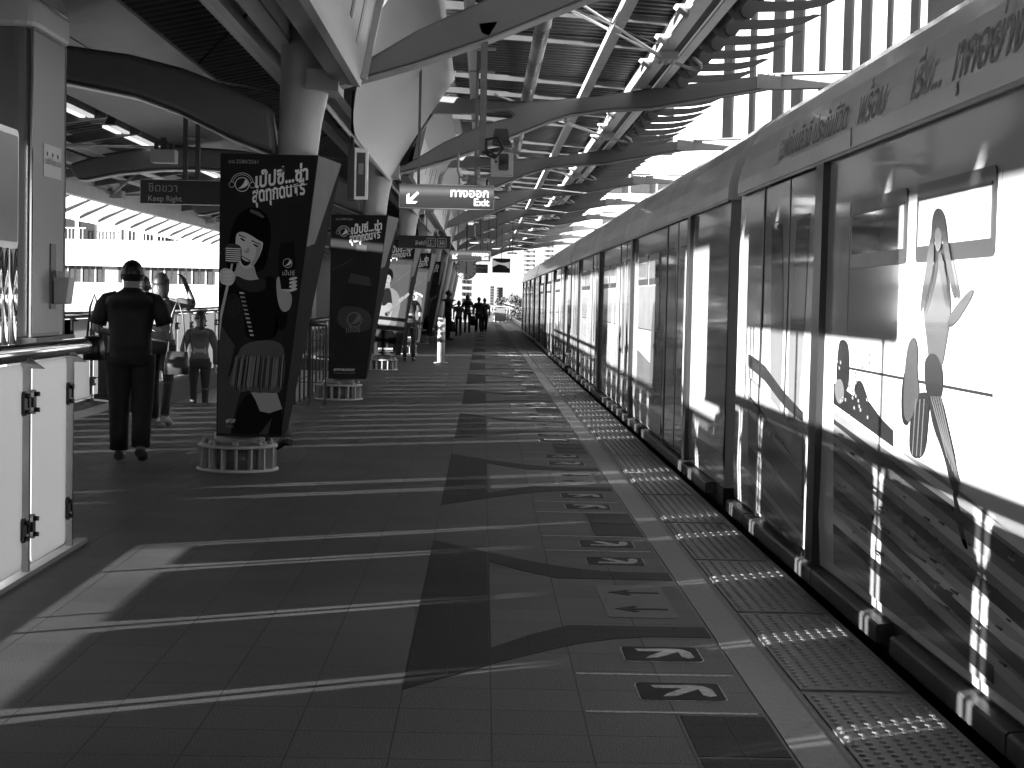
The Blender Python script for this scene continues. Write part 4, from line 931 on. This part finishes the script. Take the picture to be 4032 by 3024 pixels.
vin('printed_hip', [(2000, 770), (2024, 760), (2040, 800), (2036, 870), (2004, 860), (1998, 810)], .014, .0040)
vin('printed_trouser', [(1978, 850), (2012, 845), (2008, 900), (2000, 990), (1966, 990), (1966, 920)], .013, .0042)
vin('printed_trouser', [(2008, 850), (2034, 850), (2052, 930), (2068, 1000), (2074, 1090), (2056, 1050), (2040, 980), (2014, 915)], .013, .0042)
for k in range(5): vin('printed_stripe', [(2012 + k * 5, 856), (2014 + k * 5, 856), (2052 + k * 6, 990 + k * 14), (2048 + k * 6, 990 + k * 14)], .075, .0048)
for k in range(3): vin('printed_stripe', [(1980 + k * 9, 862), (1982 + k * 9, 862), (1974 + k * 9, 985), (1972 + k * 9, 985)], .075, .0048)
vin('printed_boot', [(2058, 1050), (2074, 1085), (2084, 1150), (2096, 1190), (2082, 1180), (2068, 1120)], .008, .0044)
# left part over the doors: city strip
vin('printed_band', [(1620, 765), (1655, 790), (1700, 850), (1738, 890), (1738, 912), (1700, 880), (1655, 822), (1620, 792)], .02, .0120)
vin('printed_band', [(1620, 815), (1660, 850), (1700, 900), (1738, 940), (1738, 1010), (1700, 960), (1660, 900), (1620, 850)], .3, .0122)
vin('printed_band', [(1620, 855), (1660, 905), (1700, 965), (1738, 1015), (1738, 1180), (1660, 1120), (1620, 1090)], .13, .0124)
for k in range(6): vin('printed_band', [(1622, 880 + k * 34), (1738, 1020 + k * 36 - 10), (1738, 1030 + k * 36 - 6), (1622, 894 + k * 34)], (.3, .04)[k % 2], .0126 + k * .0002)
# roof edge writing on the near car
oy = cars[0].location.y
def cove_text(s, y_left, z, size, mw, v):
    text(s, cars[0], G(v, .4), (1.768, y_left, z), (0, -1, 0), (.16, 0, 1), size, maxw=mw, bold=.012, depth=.006)
cove_text('เอฟดับบลิวดี ประกันชีวิต', 10.2, 2.325, .20, 2.0, .16)
cove_text('พร้อม', 8.05, 2.315, .24, .55, .24)
cove_text('เริ่ม...', 7.05, 2.315, .24, .5, .24)
cove_text('ทุกอย่างในชีวิต', 6.42, 2.315, .26, 1.55, .16)
for c_, yy in ((0, 8.1), (0, 5.2)):
    MB().box(1.752, 1.7545, yy - oy, yy - oy + .012, 2.22, 2.31).build('cove_joint', M_dark, cars[0])
# printed tones on the following cars
for ci in (1, 2, 3):
    base = cars[ci].location.y
    for k in range(4):
        d = 3.15 + 5.55 * k; rr = random.Random(ci * 10 + k)
        vin('printed_ground', [(base + d + 1.2, .12), (base + d + 3.9, .12), (base + d + 3.9, .9), (base + d + 2.4, .8), (base + d + 1.2, 1.0)] if k < 3 else [(base + d + 1.0, .12), (base + d + 2.2, .12), (base + d + 2.2, .8), (base + d + 1.0, .7)], rr.choice([.16, .25, .1]), .0035, par=cars[ci], conv=False)
        if k < 3: vin('tinted_window', [(base + d + 1.6, 1.16), (base + d + 3.9, 1.16), (base + d + 3.9, 1.62), (base + d + 1.6, 1.62)], .22, .0038, .12, par=cars[ci], conv=False)
        vin('printed_figure', [(base + d + 1.9, .3), (base + d + 2.3, .3), (base + d + 2.4, 1.0), (base + d + 2.2, 1.5), (base + d + 1.95, 1.4), (base + d + 1.8, .9)], rr.choice([.08, .4]), .0042, par=cars[ci], conv=False) if k < 3 else None

# ------------------------------------------------------------------ people
def person(loc, heading, h, label, top, bottom, hair, shoe=.02, skin=.28, pose=None, hairlen=0, fem=False, group=None, sleeve='short', skirt=False, wide=1.0):
    """local figure faces +y, 1.70 m tall before scaling"""
    o = empty('person', loc, label, 'person', group, rz=heading); s = h / 1.70; o.scale = (s * wide, s, s)
    P = dict(hipL=(-.09, 0, .92), kneeL=(-.10, .01, .50), ankL=(-.10, -.02, .09), toeL=(-.11, .14, .03),
             hipR=(.09, 0, .92), kneeR=(.10, .01, .50), ankR=(.10, -.02, .09), toeR=(.11, .14, .03),
             shL=(-.185 if not fem else -.16, 0, 1.395), elL=(-.25, -.02, 1.12), wrL=(-.24, .06, .88), shR=(.185 if not fem else .16, 0, 1.395), elR=(.25, -.02, 1.12), wrR=(.24, .06, .88),
             neck=(0, 0, 1.44), head=(0, .015, 1.59), pel=(0, 0, .95), waist=(0, 0, 1.10), chest=(0, 0, 1.30))
    P.update(pose or {})
    V = {k: Vector(v) for k, v in P.items()}
    names = ['pel', 'waist', 'chest', 'neck', 'jaw', 'head', 'crown']; V['jaw'] = V['neck'] + (V['head'] - V['neck']) * .5; V['crown'] = V['head'] + Vector((0, -.01, .075))
    rad = dict(pel=.12, waist=.11, chest=.13, neck=.052, jaw=.068, head=.085, crown=.055, hipL=.085, hipR=.085, kneeL=.055, kneeR=.055, ankL=.038, ankR=.038, toeL=.032, toeR=.032, shL=.055, shR=.055, elL=.038, elR=.038, wrL=.026, wrR=.026)
    vs = []; ed = []; rr = []
    ix = {}
    def add(n_, p=None, r=None): ix[n_] = len(vs); vs.append(p if p is not None else V[n_]); rr.append(r or rad[n_])
    for n_ in names + ['hipL', 'kneeL', 'ankL', 'toeL', 'hipR', 'kneeR', 'ankR', 'toeR', 'shL', 'elL', 'wrL', 'shR', 'elR', 'wrR']: add(n_)
    for a, b in zip(names, names[1:]): ed.append((a, b))
    for q in 'LR':
        ed += [('pel', 'hip' + q), ('hip' + q, 'knee' + q), ('knee' + q, 'ank' + q), ('ank' + q, 'toe' + q), ('chest', 'sh' + q), ('sh' + q, 'el' + q), ('el' + q, 'wr' + q)]
        w0 = V['wr' + q]; d = (w0 - V['el' + q]).normalized(); side = d.cross(Vector((0, 1, 0)));
        side = side.normalized() if side.length > .1 else Vector((1, 0, 0)); nrm = side.cross(d)
        add('palm' + q, w0 + d * .055, .026); ed.append(('wr' + q, 'palm' + q))
        for f in range(4):
            off = nrm * (f - 1.5) * .019; ln = (.062, .075, .078, .06)[f]
            add('fa%d' % f + q, w0 + d * .085 + off, .010); add('fb%d' % f + q, w0 + d * (.085 + ln * .55) + off + side * .012, .009); add('fc%d' % f + q, w0 + d * (.085 + ln * .8) + off + side * .035, .008)
            ed += [('palm' + q, 'fa%d' % f + q), ('fa%d' % f + q, 'fb%d' % f + q), ('fb%d' % f + q, 'fc%d' % f + q)]
        add('ta' + q, w0 + d * .035 + nrm * .032, .011); add('tb' + q, w0 + d * .075 + nrm * .045 + side * .015, .010); ed += [('palm' + q, 'ta' + q), ('ta' + q, 'tb' + q)]
    me = bpy.data.meshes.new('body'); me.from_pydata([tuple(v) for v in vs], [(ix[a], ix[b]) for a, b in ed], []); me.update()
    b = bpy.data.objects.new('body', me); C.objects.link(b)
    b.modifiers.new('s', 'SKIN'); me.skin_vertices[0].data[0].use_root = True
    for i, r in enumerate(rr): me.skin_vertices[0].data[i].radius = (r, r)
    b.modifiers.new('u', 'SUBSURF').levels = 2
    bpy.context.view_layer.update()
    m2 = bpy.data.meshes.new_from_object(b.evaluated_get(bpy.context.evaluated_depsgraph_get())); bpy.data.objects.remove(b)
    # ears, nose, eyes and mouth are joined to the same surface
    extra = MB(); hd = V['head']
    extra.ball((hd.x, hd.y + .005, hd.z + .01), .078, .093, .112, 18, 12)
    for q in (-1, 1): extra.ball((hd.x + q * .080, hd.y - .005, hd.z - .005), .012, .024, .034, 8, 6); extra.ball((hd.x + q * .030, hd.y + .090, hd.z + .012), .014, .008, .007, 8, 6)
    extra.ball((hd.x, hd.y + .102, hd.z - .015), .013, .017, .022, 8, 6); extra.ball((hd.x, hd.y + .090, hd.z - .052), .024, .010, .008, 8, 6)
    vv = [tuple(v.co) for v in m2.vertices]; ff = [tuple(p.vertices) for p in m2.polygons]; k = len(vv)
    mb = MB(); mb.add(vv, ff, True); mb.add(extra.v, extra.f, True); mb.build('body', G(skin, .5, var=.06), o)
    # shirt: torso loft plus sleeves
    wx = .205 if not fem else .170
    sh = MB(); pe, wa, chs, nk = V['pel'], V['waist'], V['chest'], V['neck']
    tor = [(pe.x, pe.y, pe.z - .10, .155 if not fem else .16, .115), (pe.x, pe.y, pe.z + .0, .160 if not fem else .155, .12), (wa.x, wa.y, wa.z, .155 if not fem else .125, .115 if not fem else .095), (chs.x, chs.y, chs.z - .06, .180 if not fem else .15, .125 if not fem else .11), (chs.x, chs.y, chs.z + .03, wx - .008, .120), (chs.x, chs.y, chs.z + .09, wx - .030, .30), (nk.x, nk.y - .004, nk.z - .015, .125, .080), (nk.x, nk.y - .004, nk.z + .012, .082, .066), (nk.x, nk.y, nk.z + .035, .058, .056)]
    sh.rings([(a, b_, c, d, e, .85) for a, b_, c, d, e in tor], 24)
    for q in 'LR':
        a, e, w_ = V['sh' + q], V['el' + q], V['wr' + q]; a2 = Vector((a.x * .55, a.y, a.z + .005)); a1 = Vector((a.x * .96, a.y, a.z - .022))
        if sleeve == 'short': sh.tube([a2, a1, a + (e - a) * .28, a + (e - a) * .55, a + (e - a) * .82], [.050, .060, .066, .064, .068], 16)
        else: sh.tube([a2, a1, a + (e - a) * .3, e, e + (w_ - e) * .55, e + (w_ - e) * .95], [.055, .062, .066, .055, .045, .040], 16)
    sh.build('shirt', G(top, .75, var=.15, scale=9, bump=.5, bscale=14), o)
    if skirt:
        MB().rings([(pe.x, pe.y, pe.z + .02, .15, .12), (pe.x, pe.y, pe.z - .15, .19, .16), (pe.x, pe.y, pe.z - .45, .22, .19), (pe.x, pe.y, pe.z - .50, .22, .19)], 20).build('skirt', G(bottom, .8, var=.15, bump=.4, bscale=12), o)
    else:
        tr_ = MB(); tr_.rings([(pe.x, pe.y, pe.z + .03, .158, .12, .85), (pe.x, pe.y, pe.z - .06, .168, .13, .85), (pe.x, pe.y, pe.z - .13, .165, .125, .85)], 20)
        for q in 'LR':
            a, k_, e = V['hip' + q], V['knee' + q], V['ank' + q]
            tr_.tube([a, a + (k_ - a) * .5, k_, k_ + (e - k_) * .5, e + (k_ - e) * .02], [.102, .096, .080, .074, .070] if not fem else [.095, .078, .055, .050, .046], 14)
        tr_.build('trousers', G(bottom, .8, var=.15, scale=8, bump=.5, bscale=12), o)
    for q in 'LR':
        a, t = V['ank' + q], V['toe' + q]; d = (t - a); d.z = 0; d = d.normalized()
        m = MB(); back = a - d * .05
        m.tube([Vector((back.x, back.y, a.z - .045)), Vector((a.x, a.y, a.z - .035)) + d * .03, Vector((t.x, t.y, t.z + .012)), Vector((t.x, t.y, t.z + .005)) + d * .06], [.034, .045, .042, .022], 12)
        m.build('shoe', G(shoe, .5), o)
    # hair cap (and fall)
    hm_ = MB(); rg = []
    for i in range(9):
        t = -.15 + (math.pi / 2 + .15) * i / 8; q = max(math.cos(t), .03); rg.append((hd.x, hd.y - .012 - (.012 if t < .5 else 0), hd.z + .012 + .122 * math.sin(t), .087 * q, .101 * q))
    hm_.rings(rg, 20)
    if hairlen > 0:
        hm_.rings([(hd.x, hd.y - .020, hd.z + .06, .091, .092), (hd.x, hd.y - .030, hd.z - .06, .100, .085), (hd.x, hd.y - .055, hd.z - .08 - hairlen * .6, .095, .055), (hd.x, hd.y - .065, hd.z - .08 - hairlen, .05, .02)], 18)
    elif hairlen < 0:      # pony tail
        hm_.tube([(hd.x, hd.y - .09, hd.z + .05), (hd.x + .02, hd.y - .15, hd.z + .02), (hd.x + .03, hd.y - .15, hd.z - .12), (hd.x + .03, hd.y - .13, hd.z + hairlen)], [.03, .035, .032, .008], 10)
    else: hm_.rings([(hd.x, hd.y - .028, hd.z + .04, .084, .080), (hd.x, hd.y - .032, hd.z - .01, .080, .072), (hd.x, hd.y - .036, hd.z - .045, .062, .054)], 18)
    hm_.build('hair', G(hair, .45, var=.3, scale=30, bump=.6, bscale=50), o)
    return o
walk = lambda f: dict(kneeL=(-.09, .10 * f, .52), ankL=(-.09, .16 * f, .10), toeL=(-.10, .16 * f + .15, .04), kneeR=(.09, .02, .50), ankR=(.09, -.18 * f, .14), toeR=(.09, -.18 * f + .12, .04))
dn = dict(head=(0, .055, 1.575), neck=(0, .01, 1.44))
p = walk(.35); p.update(dn); p.update(elL=(-.27, .02, 1.12), wrL=(-.16, .20, 1.08), elR=(.27, .02, 1.12), wrR=(.12, .22, 1.15))
person((-2.95, 14.1, 0), R_(2), 1.70, 'man in a dark polo shirt and dark trousers seen from behind', .008, .008, .012, .02, .30, p, wide=1.10)
p = dict(elR=(.36, .10, 1.36), wrR=(.22, .16, 1.60), elL=(-.24, .02, 1.12), wrL=(-.2, .1, .9)); p.update(walk(.4))
person((-3.43, 17.9, 0), R_(-14), 1.63, 'woman in a pale blouse with one arm raised and long dark hair', .10, .008, .008, .2, .05, p, hairlen=.10, fem=True)
person((-3.92, 23.3, -.34), R_(8), 1.52, 'girl with a pony tail in a light grey top, going down the stairs', .10, .02, .01, .05, .3, walk(.3), hairlen=-.22, fem=True, sleeve='long')
p = walk(.5); p.update(elR=(.25, .08, 1.2), wrR=(.12, .16, 1.48))
person((-3.78, 18.7, 0), R_(3), 1.60, 'person in dark clothes half hidden behind the man, holding a phone to the ear', .012, .012, .01, .02, .2, p)
p = walk(.25)
person((-1.86, 15.3, 0), R_(60), 1.62, 'person in a grey outfit mostly hidden behind the first poster, one foot showing', .10, .09, .01, .012, .2, p, fem=True, sleeve='long')
person((-1.66, 37.8, 0), R_(0), 1.62, 'dark figure standing half hidden between the third and fourth posters', .015, .012, .01, .02, .2, {}, fem=True)
p = dict(elL=(-.24, .05, 1.14), wrL=(-.1, .2, 1.2), elR=(.24, .05, 1.14), wrR=(.1, .24, 1.15))
person((-1.20, 57, 0), R_(-75), 1.68, 'standing man with a pale shirt facing the train, beside the row of columns', .05, .008, .006, .01, .06, p)
person((-.93, 63, 0), R_(10), 1.34, 'short person in a light top with a dark bob, left of the tall woman', .10, .006, .006, .01, .06, walk(.3), hairlen=.02, fem=True)
person((-.66, 69, 0), R_(4), 1.58, 'woman with long dark hair seen from behind, in the middle of the distant group', .008, .006, .005, .01, .05, walk(.2), hairlen=.22, fem=True)
person((-.20, 71, 0), R_(12), 1.49, 'distant man in a dark jacket walking away, left of the couple', .008, .006, .005, .01, .06, walk(.8), sleeve='long')
person((.04, 71.4, 0), R_(-10), 1.45, 'distant person in pale top and dark dungarees, on the right of the group', .07, .006, .005, .01, .06, walk(.6))
# things carried
def bag(loc, w1, d1, h1, v, label, strap=.35):
    o = empty('handbag', loc, label, 'bag')
    MB().rings([(0, 0, 0, w1 * .5, d1 * .5, .6), (0, 0, h1 * .5, w1 * .5, d1 * .5, .6), (0, 0, h1, w1 * .42, d1 * .32, .6)], 18).build('bag_body', G(v, .4), o)
    MB().tube([(-w1 * .36, 0, h1 * .95), (-w1 * .22, 0, h1 + strap * .7), (0, 0, h1 + strap), (w1 * .22, 0, h1 + strap * .7), (w1 * .36, 0, h1 * .95)], .010, 8).build('strap', G(.05, .4), o)
bag((-3.22, 17.72, .58), .26, .14, .24, .03, 'grey handbag with a chain strap on the pale bloused woman', .55)
bag((-3.28, 14.2, .86), .16, .26, .20, .01, 'black shoulder bag at the left side of the man in the polo shirt', .35)
bag((-.42, 69.3, .42), .26, .12, .30, .015, 'dark tote bag carried between the distant woman and man', .2)
bag((-.44, 70.6, .30), .26, .12, .36, .012, 'dark shopping bag hanging low at the distant man', .2)
bag((-1.06, 56.9, .30), .28, .2, .34, .012, 'dark bag on the floor level beside the standing man', .12)

# ------------------------------------------------------------------ city around
def bld(name, loc, label): return empty(name, loc, label, 'building')
# left: apartment block with balconies, facing the camera
b = bld('apartment_block', (-22, 110, -12), 'white block with balconies and dark window bands, seen through the stair opening')
Z = 12
MB().box(-10, 5.2, .6, 12, 0, Z + 10.5).build('wall', G(.5, .6, var=.03), b)
MB().box(-10, 5.6, -.8, .6, Z + 3.0, Z + 4.7).box(-10, 5.6, -.8, .6, Z + 8.4, Z + 9.8).build('balcony_wall', G(.5, .6, var=.03), b)
MB().box(-10, 2.6, .0, .6, 0, Z + 1.9).build('lower_wall', G(.35, .7, var=.06), b)
rr = random.Random(3)
for k in range(12):
    x = -6.5 + k * .9
    if k in (4,): continue
    MB().box(x, x + .75, .50, .58, Z + 1.95, Z + 3.0).build('window', G(.04, .3), b)
    MB().box(x + .3, x + .38, .44, .49, Z + 1.95, Z + 3.0).build('window_bar', G(.5, .5), b)
for k, (x, wd) in enumerate(((-5.8, 2.2), (-1.9, .9), (-.5, 1.9), (2.3, .8), (4.0, .6))):
    MB().box(x, x + wd, .50, .58, Z + 4.7, Z + 6.6).build('window', G(.02, .3), b)
    MB().box(x + wd * .45, x + wd * .55, .44, .49, Z + 4.7, Z + 6.4).build('window_bar', G(.6, .5), b)
for k, x in enumerate((-5.8, -1.9, -.5, 2.3)):
    m = MB()
    for j in range(8): m.box(x + j * .24, x + j * .24 + .05, -.5, -.45, Z + 4.7, Z + 5.4)
    m.box(x, x + 1.9, -.5, -.45, Z + 5.4, Z + 5.47).build('balustrade', G(.5, .5), b)
MB().box(2.9, 4.9, -.5, .4, 0, Z + 1.9).build('pillar', G(.8, .6), b)
MB().box(5.7, 14.5, -2.5, 8, 0, Z + 3.0).build('annex_wall', G(.09, .6), b)
m = MB()
for k in range(14): m.box(5.8 + k * .6, 5.95 + k * .6, -2.6, -2.5, 0, Z + 2.9)
m.build('louvres', G(.16, .5), b); MB().box(5.4, 14.6, -2.9, -2.6, Z + 3.0, Z + 4.75).build('balcony_wall', G(.7, .6), b); MB().box(5.5, 9, -2.9, -2.6, Z + .2, Z + .5).build('ledge', G(.3, .5), b)
# right: tall slab with dark piers
b = bld('office_tower', (14, 62, -12), 'tall pale building with dark vertical piers behind the train roof')
MB().box(-5.6, 9, .06, 14, 0, 34).build('wall', G(.5, .5, var=.02), b)
for x0, x1 in ((-5.35, -5.05), (-4.4, -4.25), (-3.55, -3.2), (-2.85, -2.5), (-1.85, -1.7), (-.98, -.7), (-.35, -.03), (.62, .75), (1.48, 1.75)):
    MB().box(x0, x1, 0, .055, 0, 34).build('pier', tiles('pier_tile', .035, .9, .9, seam=.5, rough=.4, mort=.03) if x0 < -5.2 else bpy.data.materials['pier_tile'], b)
MB().box(2.1, 4.2, -.02, .055, 0, 34).build('glazed_bay', bpy.data.materials['pier_tile'], b)
b = bld('glass_block', (10.2, 95, -12), 'pale office building with rows of dark windows behind the rib ends')
MB().box(-4, 6, .3, 14, 0, 27).build('wall', G(.7, .5, var=.03), b)
for r in range(6):
    for k in range(6):
        MB().box(-3.6 + k * 1.55, -2.5 + k * 1.55, .1, .29, Z + 1.0 + r * 2.2, Z + 2.1 + r * 2.2).build('window', G(.06, .15), b)
M_tw = tiles('tower_front', .8, 3.0, 3.2, seam=.08, rough=.6, mort=.9, offset=0, bump=0)
def tower(x, y, wd, top, label, v=None):
    b = bld('tower_block', (x, y, -12), label)
    MB().box(-wd / 2, wd / 2, 0, wd, 0, top).build('wall', G(v or .5, .6), b)
    nr = 26 if top > 30 else 7; nc = 2 if top > 30 else 3
    for r in range(nr):
        for k in range(nc):
            x0 = -wd / 2 + (k + .25) * wd / nc; z0 = top - (r + 1) * (top - 12) / nr * .98 + .2
            MB().box(x0, x0 + wd / nc * .5, -.4, -.01, z0, z0 + (top - 12) / nr * .55).build('window', G(.10 if v is None else .03, .3), b)
tower(8.6, 330, 2.6, 36, 'tall narrow white tower with dark balconies, just left of the far train roof')
tower(12.8, 340, 2.2, 37, 'second tall white tower, partly above the far train roof')
tower(1.75, 330, 1.1, 15.9, 'small dark block at the left of the distant skyline pair', .10)
tower(3.1, 332, 1.3, 15.7, 'wider grey block with windows on the distant skyline', .16)
tower(-2.0, 190, 1.2, 17.0, 'narrow grey block beside the leaning columns at the end of the platform', .2)
tag(MB().tube([(1.66, 250, -12), (1.66, 250, 4.3)], .12, 10).build('mast', M_white), 'thin white mast on the skyline beyond the end fence', 'mast')
pw = MB()
for k in range(9):
    y = 110 + k * 16; pw.box(5.5 + k * k * .12, 6.3 + k * k * .12, y, y + 15.5, -1.2, -.1)
tag(pw.build('viaduct_parapet', G(.5, .6)), 'curving pale parapet beside the tracks beyond the platform', 'parapet')
def tree(x, y, top, w1, seed, label):
    rd = random.Random(seed); o = empty('tree', (x, y, -12), label, 'tree', 'distant trees beyond the tracks')
    MB().tube([(0, 0, 0), (.2, 0, top * .5), (.1, 0, top * .8)], [.4, .3, .12], 8).build('trunk', G(.06, .9), o)
    m = MB(); cl_ = [(rd.gauss(0, w1 * .32), rd.gauss(0, w1 * .32), top - abs(rd.gauss(0, top * .16)) - 1) for _ in range(14)]
    for c in cl_:
        for _ in range(70):
            q = Vector((rd.gauss(0, 1), rd.gauss(0, 1), rd.gauss(0, .7))) * w1 * .13 + Vector(c); a = Vector((rd.uniform(-1, 1), rd.uniform(-1, 1), rd.uniform(-1, 1))).normalized() * .16; b_ = a.cross(Vector((rd.uniform(-1, 1), rd.uniform(-1, 1), 1))).normalized() * .10
            m.add([q - a, q + b_, q + a, q - b_], [(0, 1, 2, 3)])
    m.build('crown', G(.07, .8, var=.4, scale=2), o)
for k, (x, y, t, w1) in enumerate(((3.3, 210, 14.3, 2.2), (4.4, 216, 14.7, 2.4), (2.2, 230, 13.6, 1.8), (5.6, 224, 14.8, 2.6), (.4, 240, 13.3, 2.2))):
    tree(x, y, t, w1, k, ['distant bushy tree right of the end fence', 'taller distant tree beside the tracks', 'low distant tree left of the tracks', 'distant tree next to the far end of the train', 'low distant tree behind the passengers'][k])
